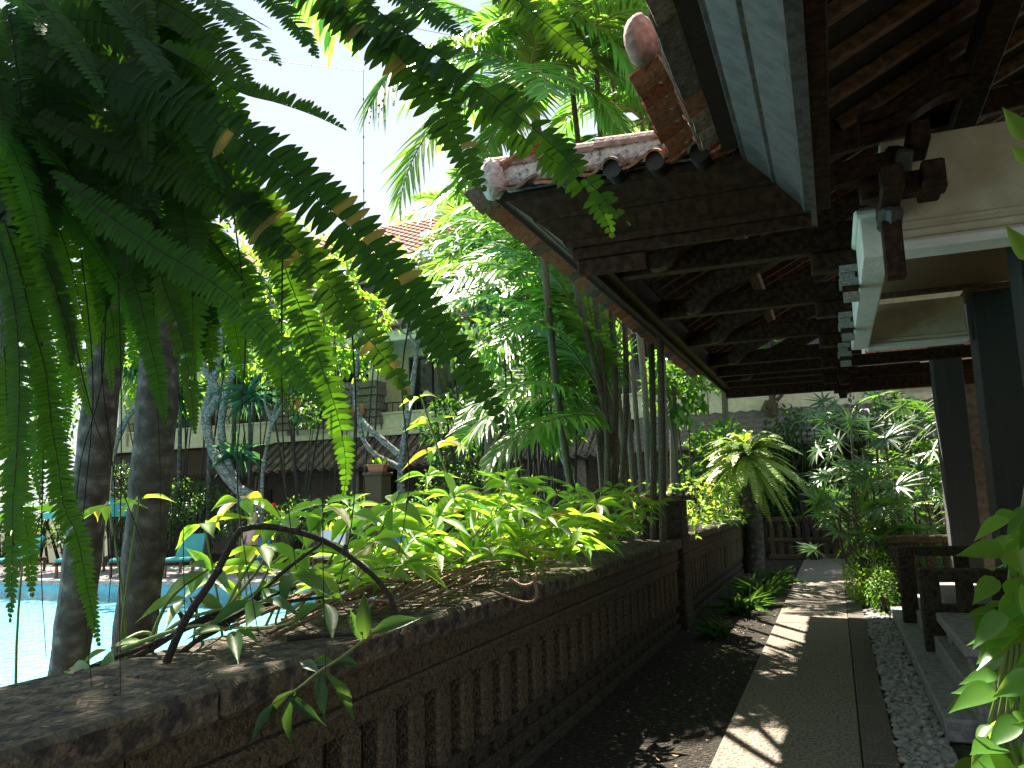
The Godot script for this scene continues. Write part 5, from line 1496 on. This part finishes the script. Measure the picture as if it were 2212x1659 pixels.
	for i in 64:
		var z0 := rnd(-2.5, -4.2)
		var z1 := z0 - rnd(0.7, 2.0)
		var x0 := rnd(-2.45, -1.9)
		var x1 := clampf(x0 + rnd(-0.3, 0.3), -2.5, -1.82)
		var h := rnd(0.0, 0.11)
		var mid := Vector3((x0 + x1) / 2 + rnd(-0.1, 0.1), 1.09 + h + rnd(0, 0.07), (z0 + z1) / 2)
		var g := Geo.new()
		var r := rnd(0.004, 0.011)
		g.tube(curve([Vector3(x0, 1.075 + h * 0.5, z0), mid, Vector3(x1, 1.08 + h, z1)], 12), fade(r, r * 0.6, 12), 5)
		part(o, "stem", g.mesh(), M.twig)
	for a in [[[1150, 1240], [1160, 1290], [1130, 1300], [1060, 1275]], [[1100, 1250], [1130, 1265], [1155, 1255], [1160, 1225]], [[870, 1370], [880, 1330], [840, 1365], [700, 1400], [560, 1400]]]:
		var pts := []
		for q in a: pts.append(P(q[0], q[1], 3.6 if q[0] > 900 else 3.0))
		var g := Geo.new()
		g.tube(curve(pts, 14), fade(0.009, 0.005, 14), 5)
		part(o, "stem", g.mesh(), M.twig)
	# dead leaves and twigs on the cap
	var lit := []
	for i in 260:
		lit.append(Transform3D(Basis(Vector3.UP, rnd(0, TAU)) * Basis(Vector3.RIGHT, PI / 2 + rnd(-0.4, 0.4)) * Basis.from_scale(Vector3(0.02, 0.05, 0.02) * rnd(0.3, 0.9)), Vector3(rnd(-2.4, -1.78), 1.064 + rnd(0, 0.012), rnd(-1.2, -9.0))))
	var li := scatter(self, "leaf_litter", M.leaf[0], M.litter, lit)
	li.set_meta("label", "scatter of small dry leaves on the wall cap")
	li.set_meta("category", "leaf litter")
	# the dark arching branch and its leaves
	o = thing("arching_branch", "dark bare branch arching over the near end of the wall", "branch", P(375, 1400, 2.75))
	var ag := Geo.new()
	ag.tube(curve([P(360, 1430, 2.75), P(400, 1340, 2.75), P(460, 1250, 2.78), P(500, 1175, 2.8), P(522, 1143, 2.8), P(585, 1138, 2.85), P(680, 1160, 2.9), P(760, 1205, 2.95), P(830, 1270, 3.0), P(862, 1335, 3.0)], 30), fade(0.0145, 0.009, 30), 8)
	for q in [[400, 1340], [470, 1235], [522, 1143], [640, 1150], [745, 1197]]:    # knots and broken side twigs
		var kp := P(q[0], q[1], 2.8 + 0.0004 * (q[0] - 500))
		ag.tube([kp, kp + (rv() + Vector3(0, 0.5, 0)).normalized() * 0.035], [0.015, 0.006], 6)
	part(o, "branch", ag.mesh(), M.branch)
	for a in [[[250, 1440], [330, 1400], [450, 1330], [640, 1270]], [[60, 1560], [160, 1460], [330, 1390], [520, 1310]], [[380, 1420], [470, 1350], [560, 1310], [700, 1290]], [[620, 1380], [740, 1370], [800, 1380]], [[420, 1385], [500, 1340], [600, 1245], [700, 1170]]]:
		var pts := []
		for q in a: pts.append(P(q[0], q[1], 2.75 + 0.0005 * q[0]))
		var g := Geo.new()
		g.tube(curve(pts, 16), fade(0.012, 0.006, 16), 6)
		part(o, "side_branch", g.mesh(), M.branch)
	# shrub leaves round the arching branch, each placed where it shows
	o = thing("pachira_shoots", "backlit shoots with long drooping leaves round the arching branch", "shrub", P(470, 1430, 2.9) * Vector3(1, 0, 1))
	for a in [[520, 1080, 3.4, 5, 0.2], [610, 1120, 3.3, 5, 0.19], [440, 1130, 3.3, 5, 0.18], [700, 1090, 3.6, 5, 0.2], [560, 1180, 3.1, 5, 0.2], [450, 1230, 3.0, 4, 0.19], [630, 1240, 3.1, 5, 0.19], [560, 1300, 2.9, 5, 0.18], [410, 1290, 3.0, 4, 0.18], [760, 1110, 3.7, 5, 0.2], [500, 1360, 2.8, 4, 0.15], [235, 1090, 3.6, 4, 0.17], [300, 1080, 3.6, 3, 0.17], [660, 1190, 3.4, 5, 0.19], [800, 1170, 3.7, 5, 0.19], [150, 1450, 2.9, 3, 0.18], [70, 1560, 2.7, 3, 0.16], [240, 1400, 2.9, 3, 0.15], [700, 1300, 3.0, 3, 0.16], [850, 1090, 4.0, 6, 0.2], [60, 1100, 4.2, 4, 0.2]]:
		var p := P(a[0], a[1], a[2])
		var g := Geo.new()
		var foot := Vector3(p.x - rnd(0.0, 0.25), 0.0, p.z - rnd(0.0, 0.3))
		if foot.x > -2.5: foot = Vector3(-2.5, 1.07, foot.z) if p.z < -2.0 else Vector3(-2.5, 0, foot.z)
		g.tube(curve([foot, foot.lerp(p, 0.6) + rv() * 0.08, p], 10), fade(0.01, 0.004, 10), 5)
		part(o, "stem", g.mesh(), M.greenstalk)
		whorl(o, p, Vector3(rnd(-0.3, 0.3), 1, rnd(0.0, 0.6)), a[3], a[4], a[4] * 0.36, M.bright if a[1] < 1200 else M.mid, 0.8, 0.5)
	# sprig hanging in front of the wall
	o = thing("hanging_sprig", "shaded sprig of grey green leaves hanging in front of the wall", "shrub", P(760, 1390, 2.55))
	var hp := [P(840, 1345, 2.75), P(790, 1380, 2.6), P(730, 1425, 2.5), P(690, 1450, 2.48), P(640, 1490, 2.46), P(590, 1520, 2.45)]
	var hg := Geo.new()
	hg.tube(curve(hp, 16), fade(0.006, 0.003, 16), 5)
	part(o, "stem", hg.mesh(), M.greenstalk)
	for a in [[790, 1380, 780, 1280, 0.05], [800, 1370, 920, 1325, 0.05], [720, 1430, 790, 1430, 0.035], [725, 1428, 660, 1430, 0.03], [690, 1452, 640, 1420, 0.035], [690, 1452, 700, 1560, 0.04], [700, 1450, 790, 1565, 0.042], [640, 1490, 540, 1570, 0.035], [640, 1492, 600, 1640, 0.045], [590, 1520, 535, 1600, 0.03], [620, 1500, 705, 1570, 0.035], [780, 1385, 755, 1310, 0.035]]:
		var p := P(a[0], a[1], 2.5)
		var q := P(a[2], a[3], 2.5 + rnd(-0.08, 0.1))
		part(o, "leaf", M.leaf[rng.randi() % 3], M.dark[rng.randi() % 4], Transform3D(leaf_frame(q - p, Vector3(0.3, 0.6, 0.7) + rv() * 0.3, (q - p).length(), a[4]), p))
	# the sunlit nest fern on its stump
	var nb := P(1612, 985, 16.6)
	o = thing("nest_fern", "big sunlit fern with arching golden green fronds behind the far wall", "fern", Vector3(nb.x, 0, nb.z))
	var ng := Geo.new()
	ng.tube(curve([Vector3(nb.x, 0, nb.z), Vector3(nb.x + 0.05, nb.y * 0.5, nb.z), nb], 10), fade(0.2, 0.16, 10), 10)
	part(o, "stump", ng.mesh(), M.bark)
	for i in 130:
		var a := i * 2.4
		var el := rnd(-0.9, 1.2)
		var d := Vector3(cos(a) * cos(el), sin(el), sin(a) * cos(el))
		var L := rnd(0.85, 1.45)
		var pts := []
		for k in 5:
			var u := k / 4.0
			pts.append(nb + d * L * u + Vector3(0, -0.62 * L * u * u * (1.0 if el > 0 else 0.6), 0))
		add_feather(o, "frond", pts, {"n": 28, "len": 0.09, "w": 0.045, "ang": 0.25, "hint": Vector3(0, 1, 0.25) + rv() * 0.3, "drop": 0.1, "rad": 0.006, "fern": true, "stalk": M.greenstalk, "leaf": M.goldfern[i % 3], "shape": PINNA, "roll": 0.3})
	# fan palms right of the path
	for a in [[0.55, -14.6, 62, 3.1, "tall clump of fan palms drooping over the right side of the path"], [1.3, -15.6, 50, 3.3, "dense dark fan palms in the shade beyond the rear column"], [0.35, -13.6, 26, 1.9, "low fan palm with lit drooping leaves beside the path"], [1.0, -13.9, 30, 2.0, "shaded fan palm standing behind the stone balustrade"], [-0.2, -21.6, 30, 3.0, "fan palm thicket behind the low stone fence"], [1.6, -21.5, 30, 3.6, "fan palms in front of the pink house"]]:
		o = thing("fan_palm", a[4], "palm", Vector3(a[0], 0, a[1]))
		for s in 6:
			var g := Geo.new()
			var tp := Vector3(a[0] + rnd(-0.35, 0.35), a[3] * rnd(0.55, 0.9), a[1] + rnd(-0.35, 0.35))
			g.tube(curve([Vector3(a[0] + rnd(-0.2, 0.2), 0, a[1] + rnd(-0.2, 0.2)), tp * Vector3(1, 0.5, 1), tp], 8), fade(0.025, 0.02, 8), 6)
			part(o, "stem", g.mesh(), M.stem)
		for i in a[2]:
			var p := Vector3(a[0], 0, a[1]) + Vector3(rnd(-0.75, 0.75), a[3] * rnd(0.28, 1.0), rnd(-0.6, 0.75))
			var d := (Vector3(p.x - a[0], 0, p.z - a[1]).normalized() + Vector3(rnd(-0.4, 0.4), rnd(-0.7, 0.7), rnd(-0.2, 0.6))).normalized()
			var L := rnd(0.36, 0.55)
			var root := Vector3(lerpf(p.x, a[0], 0.7), p.y - 0.3, lerpf(p.z, a[1], 0.7))
			var g := Geo.new()
			g.tube([root, p], [0.008, 0.005], 4)
			var st := part(o, "stalk", g.mesh(), M.greenstalk)
			part(st, "leaf", M.fans[i % 4], M.fan[rng.randi() % 4], Transform3D(leaf_frame(d, Vector3(0, 0.8, 0.5) + rv() * 0.5, L, L), p))
	# low sunlit shrub beside the path, and plants at the foot of the wall
	bush("low_shrub", "low sunlit shrub with tiny leaves at the right edge of the path", "shrub", Vector3(0.36, 0.34, -12.6), Vector3(0.34, 0.42, 0.8), 1500, 0.05, 0.032, M.bright, 8)
	bush("low_shrub", "small shrub in front of the pavilion balustrade", "shrub", Vector3(0.45, 0.3, -11.4), Vector3(0.2, 0.3, 0.4), 500, 0.05, 0.03, M.mid, 5)
	for a in [[-1.15, -12.2, 0.55, "biggest tuft of strap grass in the soil bed beyond the pillar"], [-1.3, -11.3, 0.5, "strap grass tuft in the soil bed just beyond the square pillar"], [-1.2, -13.4, 0.5, "strap grass tuft between two others along the shaded wall"], [-1.35, -9.4, 0.3, "small lone strap grass tuft before the square pillar"], [-1.0, -14.8, 0.45, "farthest strap grass tuft beside the path under the wall"]]:
		o = thing("grass_tuft", a[3], "grass", Vector3(a[0], 0, a[1]), "grass tufts at the foot of the wall")
		for i in 46:
			var d := (rv() * Vector3(1, 0, 1) + Vector3(0, rnd(0.5, 1.5), 0)).normalized()
			part(o, "leaf", M.strap[i % 2], M.dark[i % 4], Transform3D(leaf_frame(d, Vector3.UP + rv() * 0.4, a[2] * rnd(0.5, 1.1), 0.022), Vector3(a[0] + rnd(-0.12, 0.12), 0, a[1] + rnd(-0.12, 0.12))))
	# the climbing vine at the right edge, close to the camera
	o = thing("climbing_vine", "glossy heart leaved vine climbing at the right edge of the path", "vine", Vector3(0.62, 0, -2.5))
	var stem := Geo.new()
	for k in 4:
		stem.tube(curve([Vector3(0.56 + 0.05 * k, 0, -2.55), P(2150 + 20 * k, 1640, 2.35), P(2170 + 12 * k, 1450, 2.35), P(2180 + 10 * k, 1250, 2.4), P(2215 + 8 * k, 1060, 2.45), P(2250, 700, 2.5), P(2260, 200, 2.6)], 26), fade(0.008, 0.005, 26), 6)
	part(o, "stems", stem.mesh(), M.greenstalk)
	var edge := [[1080, 2130], [1200, 2100], [1280, 2088], [1380, 2065], [1450, 2052], [1520, 2050], [1580, 2062], [1640, 2030], [1700, 2000]]
	for i in 190:
		var y := rnd(1090, 1720)
		var ex := 2100.0
		for k in edge.size() - 1:
			if y >= edge[k][0] and y <= edge[k + 1][0]:
				ex = lerpf(edge[k][1], edge[k + 1][1], (y - edge[k][0]) / (edge[k + 1][0] - edge[k][0]))
		var x := ex + 48 + pow(rng.randf(), 0.8) * (2330 - ex)
		var d := rnd(2.15, 2.65) - 0.15 * (x - 2050) / 200.0
		var p := P(x, y, d)
		var L := rnd(0.08, 0.13)
		var dir := Vector3(rnd(-1.2, 0.4), rnd(-1.0, 0.15), rnd(-0.3, 0.8))
		part(o, "leaf", M.heart[rng.randi() % 3], M.vine[rng.randi() % 4], Transform3D(leaf_frame(dir, Vector3(-0.2, 0.75, 0.65) + rv() * 0.5, L, L * rnd(0.5, 0.64)), p))
	for a in [[2215, 300, 2172, 235, 0.05], [2225, 350, 2190, 318, 0.05], [2225, 560, 2178, 490, 0.05]]:
		var p := P(a[0], a[1], 2.3)
		var q := P(a[2], a[3], 2.3)
		part(o, "leaf", M.heart[0], M.vine[1], Transform3D(leaf_frame(q - p, Vector3(-0.3, 0.3, 0.9), (q - p).length() * 1.1, a[4]), p))

# ---------------------------------------------------------------- the great hanging sword fern, upper left
func build_fern() -> void:
	var crown_p := P(-90, 60, 2.2)
	var o := thing("sword_fern", "huge sword fern with long dark fronds hanging across the upper left", "fern", crown_p)
	var bs := Geo.new()
	bs.tube(curve([crown_p + Vector3(-0.25, -0.35, 0.2), crown_p + Vector3(-0.15, -0.15, 0.12), crown_p], 8), [0.2, 0.24, 0.27, 0.28, 0.27, 0.24, 0.18, 0.05], 12)
	part(o, "root_ball", bs.mesh(), M.soil)
	# the post that carries it
	var post := thing("fern_post", "dark mossy post carrying the great fern at the left edge", "post", Vector3(crown_p.x - 0.3, 0, crown_p.z + 0.25))
	var pg := Geo.new()
	pg.tube(curve([Vector3(crown_p.x - 0.35, 0, crown_p.z + 0.3), crown_p + Vector3(-0.3, -0.9, 0.25), crown_p + Vector3(-0.25, -0.3, 0.2)], 12), fade(0.13, 0.1, 12), 10)
	part(post, "trunk", pg.mesh(), M.bark)
	# fronds that can be told apart: pixel course, depth at root and tip, leaflet length in pixels, options
	var fr := [
		[[[60, 110], [216, 162], [320, 192], [404, 229], [505, 286], [590, 344], [674, 421], [745, 482], [803, 542], [867, 613], [927, 690], [981, 764], [1035, 828], [1069, 882], [1092, 932]], 2.2, 1.95, 82, {"single": true}],
		[[[330, -190], [520, -120], [650, -50], [759, 27], [813, 78], [867, 128], [914, 182], [958, 253], [991, 310], [1015, 357], [1048, 415]], 2.1, 1.9, 76, {"single": true}],
		[[[560, -170], [760, -20], [894, 84], [968, 135], [1032, 182], [1106, 239], [1167, 290], [1217, 337], [1268, 391], [1318, 441], [1360, 490]], 2.0, 1.85, 66, {"gap": 0.42}],
		[[[700, 20], [860, 110], [964, 175], [1032, 222], [1099, 273], [1167, 324], [1231, 374], [1290, 440], [1325, 515]], 2.05, 1.9, 60, {"gap": 0.35}],
		[[[900, -160], [1040, -60], [1133, 13], [1183, 54], [1234, 98], [1288, 146]], 2.1, 2.0, 50, {}],
		[[[760, -110], [860, -20], [914, 17], [960, 48], [1000, 78]], 2.2, 2.1, 42, {}],
		[[[80, 250], [246, 327], [340, 355], [421, 391], [505, 431], [590, 492], [678, 576], [728, 643], [786, 717], [830, 774], [867, 825], [890, 866]], 2.25, 2.05, 68, {"single": true}],
		[[[320, 230], [440, 320], [540, 440], [600, 542], [630, 619], [657, 687], [684, 761], [711, 838], [735, 920], [748, 1010], [742, 1072]], 2.2, 2.1, 48, {}],
		[[[120, 380], [240, 470], [347, 542], [421, 586], [489, 633], [539, 683], [586, 731], [623, 784], [660, 832], [703, 886]], 2.15, 2.0, 50, {}],
		[[[20, 380], [60, 470], [88, 542], [128, 643], [155, 744], [172, 812], [196, 905]], 2.3, 2.2, 30, {}],
		[[[210, 420], [270, 550], [303, 653], [320, 727], [340, 812], [358, 918]], 2.3, 2.2, 34, {}],
		[[[280, 430], [330, 540], [357, 626], [388, 711], [408, 812], [422, 938]], 2.3, 2.2, 34, {}],
		[[[10, 480], [44, 586], [67, 687], [98, 798], [111, 913], [128, 1014], [138, 1098], [166, 1153], [187, 1264], [215, 1396]], 2.2, 2.1, 40, {}],
		[[[-20, 470], [17, 592], [37, 710], [42, 845], [34, 1014], [27, 1098], [27, 1180], [22, 1345]], 2.15, 2.05, 44, {}],
		[[[330, -80], [440, -10], [520, 50], [565, 95], [608, 142]], 2.4, 2.3, 42, {}],
		[[[420, -110], [540, -40], [600, 10], [645, 60], [688, 126]], 2.5, 2.4, 40, {}],
		[[[260, -40], [380, 20], [450, 70], [500, 130], [548, 195]], 2.4, 2.3, 48, {}],
		[[[330, 90], [440, 150], [520, 200], [600, 222], [680, 250], [748, 282]], 2.2, 2.1, 44, {"skip": 1}],
		[[[0, 60], [140, 40], [270, 60], [380, 110], [470, 190], [540, 290]], 2.5, 2.4, 75, {}],
		[[[40, 160], [180, 230], [320, 290], [430, 350], [540, 420], [640, 530], [700, 620]], 2.5, 2.4, 70, {}],
		[[[20, 250], [120, 350], [220, 430], [320, 520], [400, 600], [470, 700]], 2.5, 2.4, 60, {}],
		[[[100, 300], [190, 420], [250, 520], [290, 620], [310, 720]], 2.45, 2.4, 48, {}],
		[[[-60, 400], [-10, 560], [10, 760], [20, 960], [60, 1160], [70, 1290]], 2.4, 2.3, 46, {}],
		[[[30, 420], [70, 600], [90, 780], [80, 960], [90, 1080]], 2.5, 2.4, 44, {}],
		[[[100, 420], [150, 560], [180, 700], [190, 790]], 2.5, 2.4, 40, {}],
		[[[180, 420], [225, 560], [240, 680], [262, 800]], 2.5, 2.4, 40, {}],
		[[[360, 470], [430, 600], [450, 720], [462, 800]], 2.5, 2.4, 40, {}],
		[[[420, 480], [520, 600], [560, 700], [600, 800], [615, 860]], 2.6, 2.5, 42, {}]]
	for i in fr.size():
		var a: Array = fr[i]
		var pts := []
		var m: int = a[0].size()
		for k in m:
			var dd := lerpf(a[1], a[2], float(k) / (m - 1))
			pts.append(P(a[0][k][0], a[0][k][1], dd))
		var total := 0.0
		for k in m - 1: total += (pts[k + 1] - pts[k]).length()
		var L: float = a[3] / FOC * a[2] * 0.92
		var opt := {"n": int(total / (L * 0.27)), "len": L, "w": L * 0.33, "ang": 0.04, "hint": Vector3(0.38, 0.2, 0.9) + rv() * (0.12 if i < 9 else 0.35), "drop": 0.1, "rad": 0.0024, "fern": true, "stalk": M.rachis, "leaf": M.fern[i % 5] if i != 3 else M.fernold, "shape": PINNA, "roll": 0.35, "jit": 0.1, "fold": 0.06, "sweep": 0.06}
		if i == 3: opt.leaf = M.fern[4]
		opt.merge(a[4], true)
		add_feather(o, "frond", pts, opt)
	# the rest of the crown: fronds fanning out and hanging, further back
	for i in 84:
		var sx := rnd(-180, 330)
		var sy := rnd(-140, 260)
		var ang := rnd(0.2, 1.6)
		var L := rnd(380, 760)
		var d0 := rnd(2.3, 3.1)
		var pts := []
		for k in 6:
			var u := k / 5.0
			var an := lerpf(ang, minf(ang + 0.55, 1.62), u)
			var fx := sx + L * u * cos((ang + an) / 2)
			if fx > 400 + 0.4 * maxf(sy + L * u * sin((ang + an) / 2), 0) and pts.size() > 2: break
			pts.append(P(sx + L * u * cos((ang + an) / 2), sy + L * u * sin((ang + an) / 2), d0 - 0.15 * u))
		var ll := rnd(0.042, 0.066)
		var total := L / FOC * d0
		add_feather(o, "frond", pts, {"n": int(total / (ll * 0.27)), "len": ll, "w": ll * 0.33, "ang": 0.05, "hint": Vector3(0.3, 0.7, 0.5) + rv() * 0.5, "drop": 0.12, "rad": 0.0024, "fern": true, "stalk": M.rachis, "leaf": M.fern[rng.randi() % 5], "shape": PINNA, "roll": 0.3, "fold": 0.06, "sweep": 0.1})
	# thread like runners hanging from the crown
	for a in [[480, 300, 560, 1380], [170, 500, 200, 1500], [250, 450, 262, 1620], [255, 480, 235, 1300], [420, 560, 400, 1330], [610, 560, 640, 1230], [700, 640, 705, 1480], [760, 700, 735, 1260], [900, 620, 860, 1200], [90, 700, 100, 1420], [330, 600, 345, 1200], [155, 700, 310, 1180], [230, 640, 160, 1150]]:
		var g := Geo.new()
		var d := rnd(2.1, 2.5)
		var p := P(a[0], a[1], d)
		var q := P(a[2], a[3], d)
		g.tube(curve([p, p.lerp(q, 0.35) + rv() * 0.03, p.lerp(q, 0.7) + rv() * 0.03, q], 14), fade(0.0028, 0.0015, 14), 4)
		part(o, "runner", g.mesh(), M.rachis)

func build_details() -> void:
	# a thin mast and two cables across the white sky
	var m := thing("aerial_mast", "thin aerial mast standing against the white sky", "mast", PZ(785, 480, -31.0) * Vector3(1, 0, 1))
	var a := PZ(786, 480, -31.0)
	var b := PZ(785, 150, -31.0)
	var g := Geo.new()
	g.tube([Vector3(a.x, 0, a.z), a, b], [0.04, 0.02, 0.012], 6)
	part(m, "pole", g.mesh(), M.wire)
	for q in [0.2, 0.45, 0.62, 0.8]:
		var k := Geo.new()
		var c := b.lerp(a, q)
		k.tube([c - Vector3(0, 0.06, 0), c + Vector3(0, 0.06, 0)], [0.035, 0.035], 6)
		part(m, "joint", k.mesh(), M.wire)
	for e in [[P(300, 100, 14), P(620, 135, 17), PZ(790, 155, -31.0)], [P(580, -30, 14), P(800, 40, 18), P(1020, 85, 30)]]:
		var o := thing("cable", "thin cable sagging across the sky to the mast" if e[0].x < P(400, 0, 14).x else "thin cable crossing behind the fern tips high in the sky", "cable", e[0])
		var k := Geo.new()
		k.tube(curve(e, 20), fade(0.008, 0.01, 20), 4)
		part(o, "wire", k.mesh(), M.wire)
	# fallen leaves and petals on the path
	var lit := []
	for i in 130:
		lit.append(Transform3D(Basis(Vector3.UP, rnd(0, TAU)) * Basis(Vector3.RIGHT, PI / 2 + rnd(-0.3, 0.3)) * Basis.from_scale(Vector3(0.025, 0.05, 0.05) * rnd(0.4, 1.2)), Vector3(rnd(-1.6, 0.2), 0.04, rnd(-4.5, -20))))
	var li := scatter(self, "fallen_leaves", M.leaf[1], M.litter, lit)
	li.set_meta("label", "few fallen dry leaves on the garden path")
	li.set_meta("category", "leaf litter")
